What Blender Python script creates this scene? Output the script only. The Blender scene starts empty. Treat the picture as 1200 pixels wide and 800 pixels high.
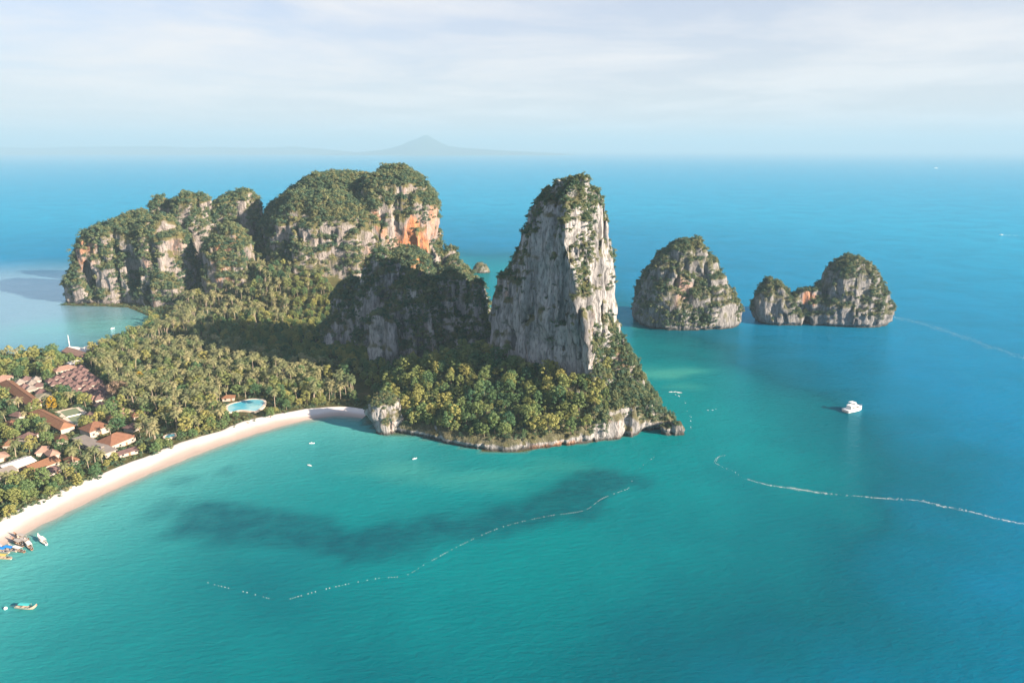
import bpy, math, random
import numpy as np

R = math.radians
random.seed(7)
rng = np.random.default_rng(11)
scene = bpy.context.scene
COL = scene.collection

# ------------------------------------------------------------------ camera
FPX, CH = 820.0, 200.0                       # focal length in photo pixels, height of the drone
PITCH = math.atan((400 - 174.5) / FPX)
SP, CP = math.sin(PITCH), math.cos(PITCH)
cam_d = bpy.data.cameras.new('camera')
cam_d.sensor_width = 36.0
cam_d.lens = 36.0 * FPX / 1200.0
cam_d.clip_start, cam_d.clip_end = 1.0, 200000.0
cam = bpy.data.objects.new('camera', cam_d)
COL.objects.link(cam)
cam.location = (0, 0, CH)
cam.rotation_euler = (math.pi / 2 - PITCH, 0, 0)
scene.camera = cam

# ------------------------------------------------------------------ sun and sky
SUN_EL, SUN_AZ = R(20.5), math.atan2(0.895, -0.445)     # direction to the sun: x = sin(az), y = cos(az)
sd = bpy.data.lights.new('sun', 'SUN')
sd.energy, sd.angle, sd.color = 5.0, R(0.6), (1.0, 0.80, 0.60)
sun = bpy.data.objects.new('sun', sd)
COL.objects.link(sun)
sun.rotation_euler = (math.pi / 2 - SUN_EL, 0, math.pi - SUN_AZ)

world = bpy.data.worlds.new('World')
scene.world = world
world.use_nodes = True
wn, wl = world.node_tree.nodes, world.node_tree.links
wn.clear()


def wnode(t, **k):
    n = wn.new(t)
    for a, b in k.items():
        setattr(n, a, b)
    return n


w_out = wnode('ShaderNodeOutputWorld')
w_bg = wnode('ShaderNodeBackground')
w_bg.inputs['Strength'].default_value = 0.050
sky = wnode('ShaderNodeTexSky', sky_type='NISHITA', sun_disc=False)
sky.sun_elevation, sky.sun_rotation = SUN_EL, SUN_AZ
sky.altitude, sky.air_density, sky.dust_density, sky.ozone_density = 0.0, 1.0, 0.2, 6.0
w_tc = wnode('ShaderNodeTexCoord')
w_sep = wnode('ShaderNodeSeparateXYZ')
wl.new(w_tc.outputs['Generated'], w_sep.inputs[0])


def wmath(op, a, b=None, clamp=False):
    n = wnode('ShaderNodeMath', operation=op, use_clamp=clamp)
    for i, v in enumerate((a, b)):
        if v is None:
            continue
        if isinstance(v, (int, float)):
            n.inputs[i].default_value = v
        else:
            wl.new(v, n.inputs[i])
    return n.outputs[0]


zc = wmath('ADD', wmath('MAXIMUM', w_sep.outputs['Z'], 0.0), 0.055)
w_cmb = wnode('ShaderNodeCombineXYZ')
wl.new(wmath('DIVIDE', w_sep.outputs['X'], zc), w_cmb.inputs[0])
wl.new(wmath('DIVIDE', w_sep.outputs['Y'], zc), w_cmb.inputs[1])
w_n1 = wnode('ShaderNodeTexNoise')
w_n1.inputs['Scale'].default_value = 0.48
w_n1.inputs['Detail'].default_value = 8.0
w_n1.inputs['Roughness'].default_value = 0.56
w_n1.inputs['Distortion'].default_value = 0.35
wl.new(w_cmb.outputs[0], w_n1.inputs['Vector'])
w_r = wnode('ShaderNodeValToRGB')
w_r.color_ramp.elements[0].position, w_r.color_ramp.elements[1].position = 0.43, 0.62
wl.new(w_n1.outputs[0], w_r.inputs[0])
# thin bright veil, denser towards the horizon all the way round
w_veil = wnode('ShaderNodeMix', data_type='RGBA')
wl.new(wmath('ADD', 0.03, wmath('MULTIPLY', 0.94, wmath('POWER', wmath('SUBTRACT', 1.0, wmath('MAXIMUM', w_sep.outputs['Z'], 0.0)), 2.6))), w_veil.inputs['Factor'])
wl.new(sky.outputs[0], w_veil.inputs['A'])
w_veil.inputs['B'].default_value = (4.55, 4.2, 4.2, 1)
w_mix = wnode('ShaderNodeMix', data_type='RGBA')
wl.new(wmath('MULTIPLY', w_r.outputs[0], 0.85), w_mix.inputs['Factor'])
wl.new(w_veil.outputs['Result'], w_mix.inputs['A'])
w_mix.inputs['B'].default_value = (5.15, 4.95, 4.95, 1)
wl.new(w_mix.outputs['Result'], w_bg.inputs['Color'])
wl.new(w_bg.outputs[0], w_out.inputs[0])

scene.view_settings.view_transform = 'Standard'
scene.view_settings.look = 'None'
scene.view_settings.gamma = 1.0
scene.view_settings.exposure = 1.95
scene.render.engine = 'CYCLES'
scene.cycles.max_bounces = 6
scene.cycles.diffuse_bounces = 3
scene.cycles.glossy_bounces = 2
scene.cycles.volume_bounces = 1
scene.cycles.transparent_max_bounces = 8
scene.cycles.use_denoising = True
scene.cycles.caustics_reflective = False
scene.cycles.caustics_refractive = False


# ------------------------------------------------------------------ pixel <-> world helpers (photo is 1200 x 800)
def U(px, py, Y):
    """point at world depth Y that the photo shows at (px, py)"""
    u, v = (px - 600) / FPX, (py - 400) / FPX
    t = Y / (CP - v * SP)
    return np.array((u * t, Y, CH - t * (SP + v * CP)))


def G(px, py, z=0.0):
    u, v = (px - 600) / FPX, (py - 400) / FPX
    t = (CH - z) / (SP + v * CP)
    return np.array((u * t, t * (CP - v * SP), z))


def Gxy(*pts):
    return [tuple(G(a, b)[:2]) for a, b in pts]


def proj(p):
    p = np.atleast_2d(p)
    x, y, z = p[:, 0], p[:, 1], p[:, 2] - CH
    d = y * CP - z * SP
    return np.stack([600 + FPX * x / d, 400 - FPX * (y * SP + z * CP) / d, d], 1)


# ------------------------------------------------------------------ numpy noise
PERM = np.concatenate([rng.permutation(256)] * 3).astype(np.int32)
VAL = rng.random(256).astype(np.float32)


def vnoise(x, y, z):
    xi, yi, zi = np.floor(x), np.floor(y), np.floor(z)
    fx, fy, fz = (x - xi).astype(np.float32), (y - yi).astype(np.float32), (z - zi).astype(np.float32)
    xi, yi, zi = xi.astype(np.int32) & 255, yi.astype(np.int32) & 255, zi.astype(np.int32) & 255
    ux, uy, uz = (f * f * f * (f * (f * 6 - 15) + 10) for f in (fx, fy, fz))
    a, b = PERM[xi], PERM[xi + 1]
    aa, ab, ba, bb = PERM[a + yi], PERM[a + yi + 1], PERM[b + yi], PERM[b + yi + 1]
    L = lambda p, q, t: p + (q - p) * t
    z0 = L(L(VAL[PERM[aa + zi]], VAL[PERM[ba + zi]], ux), L(VAL[PERM[ab + zi]], VAL[PERM[bb + zi]], ux), uy)
    z1 = L(L(VAL[PERM[aa + zi + 1]], VAL[PERM[ba + zi + 1]], ux), L(VAL[PERM[ab + zi + 1]], VAL[PERM[bb + zi + 1]], ux), uy)
    return L(z0, z1, uz)


def fbm(p, s, octv=3, gain=0.5):
    """p: (n,3); s: wavelength per axis; 0..1"""
    s = np.broadcast_to(np.asarray(s, float), (3,))
    t, a, tot = 0.0, 1.0, 0.0
    k = 1.0
    for o in range(octv):
        t = t + a * vnoise(p[:, 0] * k / s[0] + 17.3 * o, p[:, 1] * k / s[1] + 5.1 * o, p[:, 2] * k / s[2] + 9.7 * o)
        tot += a
        a *= gain
        k *= 2.03
    return t / tot


def sstep(a, b, x):
    t = np.clip((x - a) / (b - a), 0, 1)
    return t * t * (3 - 2 * t)


def poly_sd(poly, x, y):
    """signed distance to a simple polygon, positive inside"""
    poly = np.asarray(poly, float)
    d2 = np.full(x.shape, 1e18)
    inside = np.zeros(x.shape, bool)
    n = len(poly)
    for i in range(n):
        ax, ay = poly[i]
        bx, by = poly[(i + 1) % n]
        ex, ey = bx - ax, by - ay
        wx, wy = x - ax, y - ay
        t = np.clip((wx * ex + wy * ey) / (ex * ex + ey * ey + 1e-9), 0, 1)
        d2 = np.minimum(d2, (wx - ex * t) ** 2 + (wy - ey * t) ** 2)
        c = (ay > y) != (by > y)
        inside ^= c & (x < (bx - ax) * (y - ay) / (by - ay + 1e-12) + ax)
    d = np.sqrt(d2)
    return np.where(inside, d, -d)


def line_d(line, x, y):
    line = np.asarray(line, float)
    d2 = np.full(x.shape, 1e18)
    for (ax, ay), (bx, by) in zip(line[:-1], line[1:]):
        ex, ey = bx - ax, by - ay
        wx, wy = x - ax, y - ay
        t = np.clip((wx * ex + wy * ey) / (ex * ex + ey * ey + 1e-9), 0, 1)
        d2 = np.minimum(d2, (wx - ex * t) ** 2 + (wy - ey * t) ** 2)
    return np.sqrt(d2)


# ------------------------------------------------------------------ object helpers
def prop(o, label=None, cat=None, group=None, kind=None):
    for k, v in (('label', label), ('category', cat), ('group', group), ('kind', kind)):
        if v:
            o[k] = v
    return o


def mesh_from(name, v, f, mat=None, smooth=False):
    me = bpy.data.meshes.new(name)
    v = np.asarray(v, np.float32)
    if isinstance(f, np.ndarray):
        k = f.shape[1]
        me.vertices.add(len(v))
        me.vertices.foreach_set('co', v.ravel())
        me.loops.add(f.size)
        me.loops.foreach_set('vertex_index', f.astype(np.int32).ravel())
        me.polygons.add(len(f))
        me.polygons.foreach_set('loop_start', np.arange(0, f.size, k, dtype=np.int32))
        me.update(calc_edges=True)
    else:
        me.from_pydata([tuple(map(float, p)) for p in v], [], [tuple(map(int, q)) for q in f])
        me.update()
    me.validate()
    if mat:
        me.materials.append(mat)
    if smooth:
        me.polygons.foreach_set('use_smooth', np.ones(len(me.polygons), bool))
    return me


def link(name, data, parent=None, loc=(0, 0, 0), rot=(0, 0, 0), sc=1.0):
    o = bpy.data.objects.new(name, data)
    COL.objects.link(o)
    o.location, o.rotation_euler = loc, rot
    o.scale = (sc, sc, sc) if isinstance(sc, (int, float)) else sc
    if parent:
        o.parent = parent
    return o


def empty(name, loc, rz=0.0, sc=1.0):
    o = link(name, None, None, loc, (0, 0, rz), sc)
    o.empty_display_size = 0.5
    return o


class MB:
    """collects shapes for one mesh"""

    def __init__(s):
        s.v, s.f = [], []

    def add(s, v, f):
        o = len(s.v)
        s.v += [tuple(p) for p in v]
        s.f += [tuple(i + o for i in q) for q in f]
        return s

    def box(s, c, d, taper=1.0, rz=0.0):
        x, y, z = (k / 2 for k in d)
        v = []
        for sz, t in ((-1, 1.0), (1, taper)):
            for sx, sy in ((-1, -1), (1, -1), (1, 1), (-1, 1)):
                a, b = sx * x * t, sy * y * t
                v.append((c[0] + a * math.cos(rz) - b * math.sin(rz), c[1] + a * math.sin(rz) + b * math.cos(rz), c[2] + sz * z))
        return s.add(v, [(0, 3, 2, 1), (4, 5, 6, 7), (0, 1, 5, 4), (1, 2, 6, 5), (2, 3, 7, 6), (3, 0, 4, 7)])

    def tube(s, pts, rad, n=6):
        pts = [np.asarray(p, float) for p in pts]
        rad = rad if isinstance(rad, (list, tuple)) else [rad] * len(pts)
        v, f = [], []
        for i, p in enumerate(pts):
            t = pts[min(i + 1, len(pts) - 1)] - pts[max(i - 1, 0)]
            t = t / (np.linalg.norm(t) + 1e-9)
            a = np.cross(t, (0.13, 0.27, 0.95) if abs(t[2]) < 0.9 else (1, 0, 0))
            a /= np.linalg.norm(a)
            b = np.cross(t, a)
            for k in range(n):
                w = 2 * math.pi * k / n
                v.append(p + rad[i] * (a * math.cos(w) + b * math.sin(w)))
        for i in range(len(pts) - 1):
            for k in range(n):
                f.append((i * n + k, i * n + (k + 1) % n, (i + 1) * n + (k + 1) % n, (i + 1) * n + k))
        f.append(tuple(range(n - 1, -1, -1)))
        f.append(tuple((len(pts) - 1) * n + k for k in range(n)))
        return s.add(v, f)

    def mesh(s, name, mat, smooth=False):
        return mesh_from(name, s.v, s.f, mat, smooth)

    def part(s, name, mat, parent=None, smooth=False):
        return link(name, s.mesh(name, mat, smooth), parent)


# ------------------------------------------------------------------ materials
class NT:
    def __init__(s, name):
        s.m = bpy.data.materials.new(name)
        s.m.use_nodes = True
        s.t = s.m.node_tree
        s.t.nodes.clear()
        s.out = s.n('ShaderNodeOutputMaterial')
        s.geo = None

    def n(s, t, **k):
        x = s.t.nodes.new(t)
        for a, b in k.items():
            setattr(x, a, b)
        return x

    def l(s, a, b):
        s.t.links.new(a, b)

    def setin(s, sock, v):
        if v is None:
            return
        if hasattr(v, 'is_output') or isinstance(v, bpy.types.NodeSocket):
            s.l(v, sock)
        elif isinstance(v, (tuple, list)) and len(v) == 3 and sock.type == 'RGBA':
            sock.default_value = (*v, 1)
        else:
            sock.default_value = v

    def math(s, op, a, b=None, clamp=False):
        x = s.n('ShaderNodeMath', operation=op, use_clamp=clamp)
        s.setin(x.inputs[0], a)
        s.setin(x.inputs[1], b)
        return x.outputs[0]

    def pos(s):
        if s.geo is None:
            s.geo = s.n('ShaderNodeNewGeometry')
        return s.geo.outputs['Position']

    def normal_z(s):
        s.pos()
        x = s.n('ShaderNodeSeparateXYZ')
        s.l(s.geo.outputs['Normal'], x.inputs[0])
        return x.outputs[2]

    def noise(s, vec, scale=(1, 1, 1), detail=4, rough=0.55, dist=0.0, rot=(0, 0, 0), off=(0, 0, 0)):
        mp = s.n('ShaderNodeMapping')
        mp.inputs['Scale'].default_value = scale if isinstance(scale, tuple) else (scale,) * 3
        mp.inputs['Rotation'].default_value = rot
        mp.inputs['Location'].default_value = off
        s.l(vec, mp.inputs[0])
        x = s.n('ShaderNodeTexNoise')
        x.inputs['Scale'].default_value = 1.0
        x.inputs['Detail'].default_value = detail
        x.inputs['Roughness'].default_value = rough
        x.inputs['Distortion'].default_value = dist
        s.l(mp.outputs[0], x.inputs['Vector'])
        return x.outputs[0]

    def ramp(s, fac, stops):
        x = s.n('ShaderNodeValToRGB')
        e = x.color_ramp.elements
        while len(e) < len(stops):
            e.new(0.5)
        for k, (p, c) in enumerate(stops):
            e[k].position = p
            e[k].color = (*c, 1) if isinstance(c, tuple) else (c, c, c, 1)
        s.l(fac, x.inputs[0])
        return x.outputs[0]

    def mix(s, fac, a, b, mode='MIX'):
        x = s.n('ShaderNodeMix', data_type='RGBA', blend_type=mode)
        s.setin(x.inputs['Factor'], fac)
        s.setin(x.inputs['A'], a)
        s.setin(x.inputs['B'], b)
        return x.outputs['Result']

    def attr(s, name):
        x = s.n('ShaderNodeAttribute', attribute_name=name)
        return x.outputs['Fac']

    def rand(s):
        return s.n('ShaderNodeObjectInfo').outputs['Random']

    def bump(s, h, dist=1.0, strength=1.0, normal=None):
        x = s.n('ShaderNodeBump')
        x.inputs['Strength'].default_value = strength
        x.inputs['Distance'].default_value = dist
        s.l(h, x.inputs['Height'])
        if normal is not None:
            s.l(normal, x.inputs['Normal'])
        return x.outputs[0]

    def bsdf(s, col, rough=0.8, spec=0.3, normal=None, **k):
        x = s.n('ShaderNodeBsdfPrincipled')
        s.setin(x.inputs['Base Color'], col)
        s.setin(x.inputs['Roughness'], rough)
        s.setin(x.inputs['Specular IOR Level'], spec)
        if normal is not None:
            s.l(normal, x.inputs['Normal'])
        for a, b in k.items():
            s.setin(x.inputs[a.replace('_', ' ')], b)
        return x.outputs[0]

    def done(s, sh):
        s.l(sh, s.out.inputs['Surface'])
        return s.m


def rock_material(name, warm=0.5, moss=0.8, moss_col=(0.125, 0.11, 0.04), cover=0.0, stains=(), tint=0.0, dark=0.0):
    t = NT(name)
    p = t.pos()
    nz = t.normal_z()
    streak = t.noise(p, (0.13, 0.13, 0.018), 7, 0.62, 0.6)
    fine = t.noise(p, (0.55, 0.55, 0.16), 6, 0.68, 0.3)
    base = t.ramp(streak, [(0.29, (0.075, 0.082, 0.09)), (0.40, (0.20, 0.205, 0.22)), (0.52, (0.36, 0.36, 0.375)), (0.76, (0.47, 0.465, 0.475))])
    base = t.mix(t.ramp(fine, [(0.34, 0.75), (0.52, 0.0)]), base, (0.055, 0.054, 0.053))
    if dark:
        base = t.mix(dark, base, (0.10, 0.105, 0.11))
    if tint:
        base = t.mix(tint, base, (0.24, 0.195, 0.175))
    # rust and ochre stains where water seeps from the overhangs
    rust = t.noise(p, (0.022, 0.022, 0.011), 5, 0.6, 1.2)
    lo = 0.66 - 0.10 * warm
    base = t.mix(t.math('MULTIPLY', t.ramp(rust, [(lo, 0.0), (lo + 0.13, 1.0)]), 0.35 + 0.45 * warm), base, (0.36, 0.17, 0.09), 'MIX')
    for c0, rad, up, k in stains:
        sub = t.n('ShaderNodeVectorMath', operation='SUBTRACT')
        t.l(p, sub.inputs[0])
        sub.inputs[1].default_value = tuple(float(q) for q in c0)
        mul = t.n('ShaderNodeVectorMath', operation='MULTIPLY')
        t.l(sub.outputs[0], mul.inputs[0])
        mul.inputs[1].default_value = (1 / rad, 1 / (rad * 4), 1 / up)
        ln = t.n('ShaderNodeVectorMath', operation='LENGTH')
        t.l(mul.outputs[0], ln.inputs[0])
        e = t.math('ADD', ln.outputs['Value'], t.math('MULTIPLY', t.math('SUBTRACT', t.noise(p, (0.11, 0.11, 0.035), 5, 0.65, 0.5, off=(rad, up, 0)), 0.5), 2.2))
        base = t.mix(t.math('MULTIPLY', t.ramp(e, [(0.55, 1.0), (1.0, 0.0)]), k), base, (0.46, 0.20, 0.10))
    blk = t.noise(p, (0.10, 0.10, 0.008), 4, 0.6, 0.2, off=(31, 7, 0))
    base = t.mix(t.ramp(blk, [(0.55, 0.0), (0.66, 0.8)]), base, (0.05, 0.052, 0.058))
    # thin creeping green on ledges and gentle slopes
    g = t.noise(p, (0.06, 0.06, 0.045), 6, 0.65, 0.5, off=(3, 11, 5))
    gm = t.math('ADD', t.math('MULTIPLY', nz, 0.55), g)
    gm = t.ramp(gm, [(0.62 - cover, 0.0), (0.80 - cover, moss)])
    gcol = t.mix(t.noise(p, (0.3, 0.3, 0.3), 4), (0.05, 0.065, 0.025), moss_col)
    base = t.mix(gm, base, gcol)
    # wet, algae-dark tide band
    sepz = t.n('ShaderNodeSeparateXYZ')
    t.l(p, sepz.inputs[0])
    zz = t.math('ADD', sepz.outputs[2], t.math('MULTIPLY', t.math('SUBTRACT', fine, 0.5), 2.5))
    tide = t.n('ShaderNodeMapRange')
    tide.inputs['From Min'].default_value, tide.inputs['From Max'].default_value = 1.2, 2.6
    tide.inputs['To Min'].default_value, tide.inputs['To Max'].default_value = 0.85, 0.0
    t.l(zz, tide.inputs[0])
    base = t.mix(tide.outputs[0], base, (0.035, 0.036, 0.032))
    h = t.math('ADD', t.math('MULTIPLY', fine, 1.0), t.math('MULTIPLY', streak, 1.4))
    return t.done(t.bsdf(base, 0.9, 0.15, t.bump(h, 2.6, 1.0)))


def leaf_material(name, stops, transl=0.32):
    t = NT(name)
    r = t.rand()
    big = t.noise(t.pos(), 0.03, 3)
    f = t.math('ADD', t.math('MULTIPLY', r, 0.75), t.math('MULTIPLY', t.math('SUBTRACT', big, 0.35), 0.7))
    c = t.ramp(f, stops)
    c = t.mix(t.math('MULTIPLY', t.noise(t.pos(), 1.4, 3), 0.8), c, (0.75, 0.75, 0.72), 'MULTIPLY')
    a = t.bsdf(c, 0.62, 0.25)
    b = t.n('ShaderNodeBsdfTranslucent')
    t.l(c, b.inputs[0])
    x = t.n('ShaderNodeMixShader')
    x.inputs[0].default_value = transl
    t.l(a, x.inputs[1])
    t.l(b.outputs[0], x.inputs[2])
    return t.done(x.outputs[0])


def plain(name, col, rough=0.7, spec=0.3, var=0.25, scale=0.8):
    t = NT(name)
    n = t.noise(t.pos(), scale, 5)
    c = t.mix(t.math('MULTIPLY', n, 1.0), tuple(k * (1 - var) for k in col), tuple(min(1, k * (1 + var)) for k in col))
    return t.done(t.bsdf(c, rough, spec))


def roof_material(name, col, col2):
    t = NT(name)
    tc = t.n('ShaderNodeTexCoord').outputs['Object']
    n = t.noise(tc, 0.35, 6, 0.65)
    c = t.ramp(n, [(0.3, col), (0.7, col2)])
    c = t.mix(t.math('MULTIPLY', t.rand(), 0.5), c, tuple(k * 0.55 for k in col))
    w = t.n('ShaderNodeTexWave', wave_type='BANDS', bands_direction='Z')
    w.inputs['Scale'].default_value = 1.6
    w.inputs['Distortion'].default_value = 0.8
    t.l(tc, w.inputs['Vector'])
    return t.done(t.bsdf(c, 0.8, 0.2, t.bump(w.outputs[1], 0.12, 0.6)))


M = {}
M['rock'] = rock_material('limestone', 0.45, 0.85, stains=[(U(652, 518, 462), 26, 6, 0.9), (U(735, 425, 495), 9, 14, 0.5)])
M['rock_red'] = rock_material('rust_stained_limestone', 1.0, 0.95, (0.145, 0.125, 0.05), 0.10, [(U(482, 290, 915), 24, 40, 1.0), (U(228, 325, 900), 12, 26, 0.9), (U(255, 305, 885), 10, 32, 0.8), (U(270, 335, 880), 9, 16, 0.7), (U(508, 265, 900), 20, 44, 0.55), (U(500, 300, 900), 14, 20, 0.5)], 0.45)
M['rock_grey'] = rock_material('grey_limestone', 0.55, 0.8, (0.11, 0.105, 0.045), 0.03, [(U(957, 353, 785), 12, 9, 0.7), (U(800, 340, 780), 14, 20, 0.3)], 0.0, 0.42)
M['leaf'] = leaf_material('broad_leaves', [(0.05, (0.053, 0.132, 0.072)), (0.3, (0.117, 0.204, 0.085)), (0.55, (0.202, 0.252, 0.090)), (0.8, (0.297, 0.306, 0.103)), (1.0, (0.372, 0.348, 0.121))])
M['scrub'] = leaf_material('scrub_leaves', [(0.05, (0.050, 0.115, 0.078)), (0.4, (0.095, 0.155, 0.088)), (0.7, (0.165, 0.198, 0.095)), (1.0, (0.25, 0.238, 0.11))])
M['palm'] = leaf_material('palm_fronds', [(0.05, (0.135, 0.180, 0.085)), (0.4, (0.216, 0.240, 0.120)), (0.75, (0.297, 0.295, 0.155)), (1.0, (0.369, 0.335, 0.190))])
M['gold_leaf'] = leaf_material('golden_leaves', [(0.1, (0.34, 0.24, 0.02)), (0.9, (0.42, 0.29, 0.03))])
M['dry_leaf'] = leaf_material('dry_pinkish_leaves', [(0.1, (0.22, 0.165, 0.12)), (0.9, (0.28, 0.20, 0.15))])
M['bark'] = plain('bark', (0.16, 0.13, 0.10), 0.9, 0.1)
M['palm_bark'] = plain('palm_bark', (0.34, 0.29, 0.24), 0.9, 0.1)
M['white_wall'] = plain('white_plaster', (0.375, 0.338, 0.307), 0.8, 0.2, 0.06)
M['brown_wall'] = plain('brown_timber_wall', (0.20, 0.13, 0.09), 0.8, 0.2)
M['dark'] = plain('dark_opening', (0.03, 0.03, 0.035), 0.4, 0.4, 0.1)
M['roof_orange'] = roof_material('terracotta_tiles', (0.216, 0.112, 0.068), (0.310, 0.169, 0.104))
M['roof_brown'] = roof_material('brown_tiles', (0.180, 0.090, 0.060), (0.255, 0.135, 0.090))
M['roof_mauve'] = roof_material('weathered_mauve_shingles', (0.124, 0.077, 0.077), (0.211, 0.140, 0.133))
M['roof_pink'] = roof_material('faded_pink_tiles', (0.288, 0.180, 0.144), (0.374, 0.252, 0.209))
M['roof_grey'] = roof_material('grey_sheet_roof', (0.240, 0.216, 0.200), (0.336, 0.304, 0.280))
M['roof_white'] = roof_material('white_sheet_roof', (0.68, 0.66, 0.64), (0.80, 0.77, 0.74))
M['roof_olive'] = roof_material('grey_green_roof', (0.24, 0.23, 0.17), (0.33, 0.31, 0.23))
M['hull_white'] = plain('white_gelcoat', (0.80, 0.80, 0.80), 0.3, 0.5, 0.03)
M['glass'] = plain('dark_glass', (0.03, 0.04, 0.05), 0.12, 0.5, 0.1)
M['wood'] = plain('boat_timber', (0.22, 0.13, 0.08), 0.6, 0.3)
M['wood_pale'] = plain('pale_boat_timber', (0.45, 0.38, 0.31), 0.6, 0.3)
M['metal'] = plain('engine_metal', (0.16, 0.16, 0.17), 0.4, 0.5)
M['rope'] = plain('rope', (0.55, 0.53, 0.48), 0.9, 0.1)
M['float'] = plain('white_floats', (0.78, 0.82, 0.84), 0.5, 0.3, 0.03)
M['foam'] = plain('sea_foam', (0.80, 0.84, 0.84), 0.8, 0.2, 0.05)
M['paving'] = plain('pale_paving', (0.58, 0.50, 0.42), 0.85, 0.2, 0.12)
M['court'] = plain('green_court', (0.16, 0.20, 0.13), 0.85, 0.2, 0.15)
for nm, c in (('blue', (0.02, 0.22, 0.62)), ('teal', (0.05, 0.40, 0.42)), ('white', (0.72, 0.70, 0.66)), ('yellow', (0.50, 0.40, 0.12)), ('grey', (0.36, 0.34, 0.32)), ('red', (0.5, 0.1, 0.06)), ('green', (0.03, 0.26, 0.20))):
    M['cloth_' + nm] = plain(nm + '_canvas', c, 0.8, 0.2, 0.12)
t = NT('pool_water')
c = t.ramp(t.noise(t.pos(), 0.08, 2), [(0.35, (0.30, 0.52, 0.55)), (0.65, (0.06, 0.36, 0.50))])
M['pool'] = t.done(t.bsdf(c, 0.12, 0.5, t.bump(t.noise(t.pos(), 1.2, 2), 0.1, 0.3)))

# ------------------------------------------------------------------ coast outline and ground heights
BEACH = Gxy((-420, 900), (-260, 790), (-150, 724), (-60, 673), (0, 641), (60, 609), (120, 580), (180, 553), (240, 529), (300, 508), (350, 494), (395, 487), (425, 490))
FOOT = Gxy((440, 505), (452, 509), (490, 511), (530, 520), (565, 528), (605, 530), (650, 522), (700, 517), (742, 509))
BACK = [(100, 520), (92, 570), (50, 640), (-5, 690), (-20, 760), (-60, 870), (-75, 900), (-95, 1000), (-110, 1150), (-250, 1190), (-420, 1160), (-570, 1080), (-620, 980)] + \
    Gxy((72, 357.5), (110, 358.5), (150, 360), (174, 370), (176, 380), (150, 394), (125, 404), (100, 411), (60, 413), (0, 415), (-120, 421), (-300, 430), (-700, 440))
LAND = BEACH + FOOT + BACK + [(-1100, 560), (-1100, 120)]


def ground_h(x, y):
    x, y = np.atleast_1d(np.asarray(x, float)), np.atleast_1d(np.asarray(y, float))
    d = poly_sd(LAND, x, y)
    p = np.stack([x, y, 0 * x], 1)
    h = np.where(d > 0, np.minimum(d * 0.075, 2.4) + sstep(30, 120, d) * 1.2, d * 0.045)
    h = np.maximum(h, -6.0)
    h = h - 0.35 * (d < 30) * (line_d(BEACH, x, y) < 110)
    # wooded slopes rising towards the rock walls
    for cx, cy, rx, ry, top in ((-90, 640, 80, 60, 7), (-200, 960, 150, 120, 32), (-330, 960, 110, 90, 22), (-500, 985, 120, 75, 10)):
        e = np.sqrt(((x - cx) / rx) ** 2 + ((y - cy) / ry) ** 2)
        h = h + top * sstep(1.45, 0.7, e) * sstep(2, 45, d)
    return h + np.where(d > 26, (fbm(p, 30, 2) - 0.5) * 1.6, (fbm(p, 9, 2) - 0.5) * 0.12)


gx = np.arange(-1100, 140, 5.0)
gy = np.arange(120, 1220, 5.0)
XX, YY = np.meshgrid(gx, gy, indexing='ij')
hh = ground_h(XX.ravel(), YY.ravel())
dd = poly_sd(LAND, XX.ravel(), YY.ravel())
gv = np.stack([XX.ravel(), YY.ravel(), hh], 1)
ii = np.arange(len(gx) * len(gy)).reshape(len(gx), len(gy))
gq = np.stack([ii[:-1, :-1].ravel(), ii[1:, :-1].ravel(), ii[1:, 1:].ravel(), ii[:-1, 1:].ravel()], 1)
qd = dd[gq].mean(1)
db = line_d(BEACH, gv[:, 0], gv[:, 1])
qb = db[gq].mean(1)
ground_f = gq[qd > -40]


def compact(v, f, extra=None):
    u, inv = np.unique(f, return_inverse=True)
    return v[u], inv.reshape(f.shape), (extra[u] if extra is not None else None)


t = NT('sand')
p = t.pos()
wet = t.attr('inland')
c = t.ramp(wet, [(0.0, (0.24, 0.25, 0.22)), (0.25, (0.31, 0.255, 0.23)), (0.42, (0.45, 0.38, 0.35)), (0.60, (0.67, 0.65, 0.66)), (1.0, (0.75, 0.74, 0.75))])
c = t.mix(t.math('MULTIPLY', t.noise(p, 0.25, 7, 0.7), 0.40), c, (0.50, 0.43, 0.38))
c = t.mix(t.ramp(t.noise(p, 0.9, 4, 0.6), [(0.63, 0.0), (0.72, 0.5)]), c, (0.30, 0.22, 0.17))
M['sand'] = t.done(t.bsdf(c, 0.95, 0.1, t.bump(t.noise(p, 0.6, 6), 0.25, 0.6)))
t = NT('undergrowth')
p = t.pos()
c = t.ramp(t.noise(p, 0.12, 7, 0.65), [(0.3, (0.035, 0.045, 0.02)), (0.55, (0.075, 0.075, 0.032)), (0.75, (0.16, 0.12, 0.07))])
M['soil'] = t.done(t.bsdf(c, 0.95, 0.1, t.bump(t.noise(p, 0.5, 6), 0.8, 0.8)))

def smooth_path(pts, step):
    P = np.array(pts, float)
    out = []
    K = len(P)
    for i in range(K - 1):
        p0, p1, p2, p3 = P[max(i - 1, 0)], P[i], P[i + 1], P[min(i + 2, K - 1)]
        n = max(2, int(np.hypot(*(p2 - p1)) / step))
        for k in range(n):
            t_ = k / n
            out.append(0.5 * (2 * p1 + (p2 - p0) * t_ + (2 * p0 - 5 * p1 + 4 * p2 - p3) * t_ ** 2 + (3 * p1 - p0 - 3 * p2 + p3) * t_ ** 3))
    out.append(P[-1])
    return np.array(out)


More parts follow.
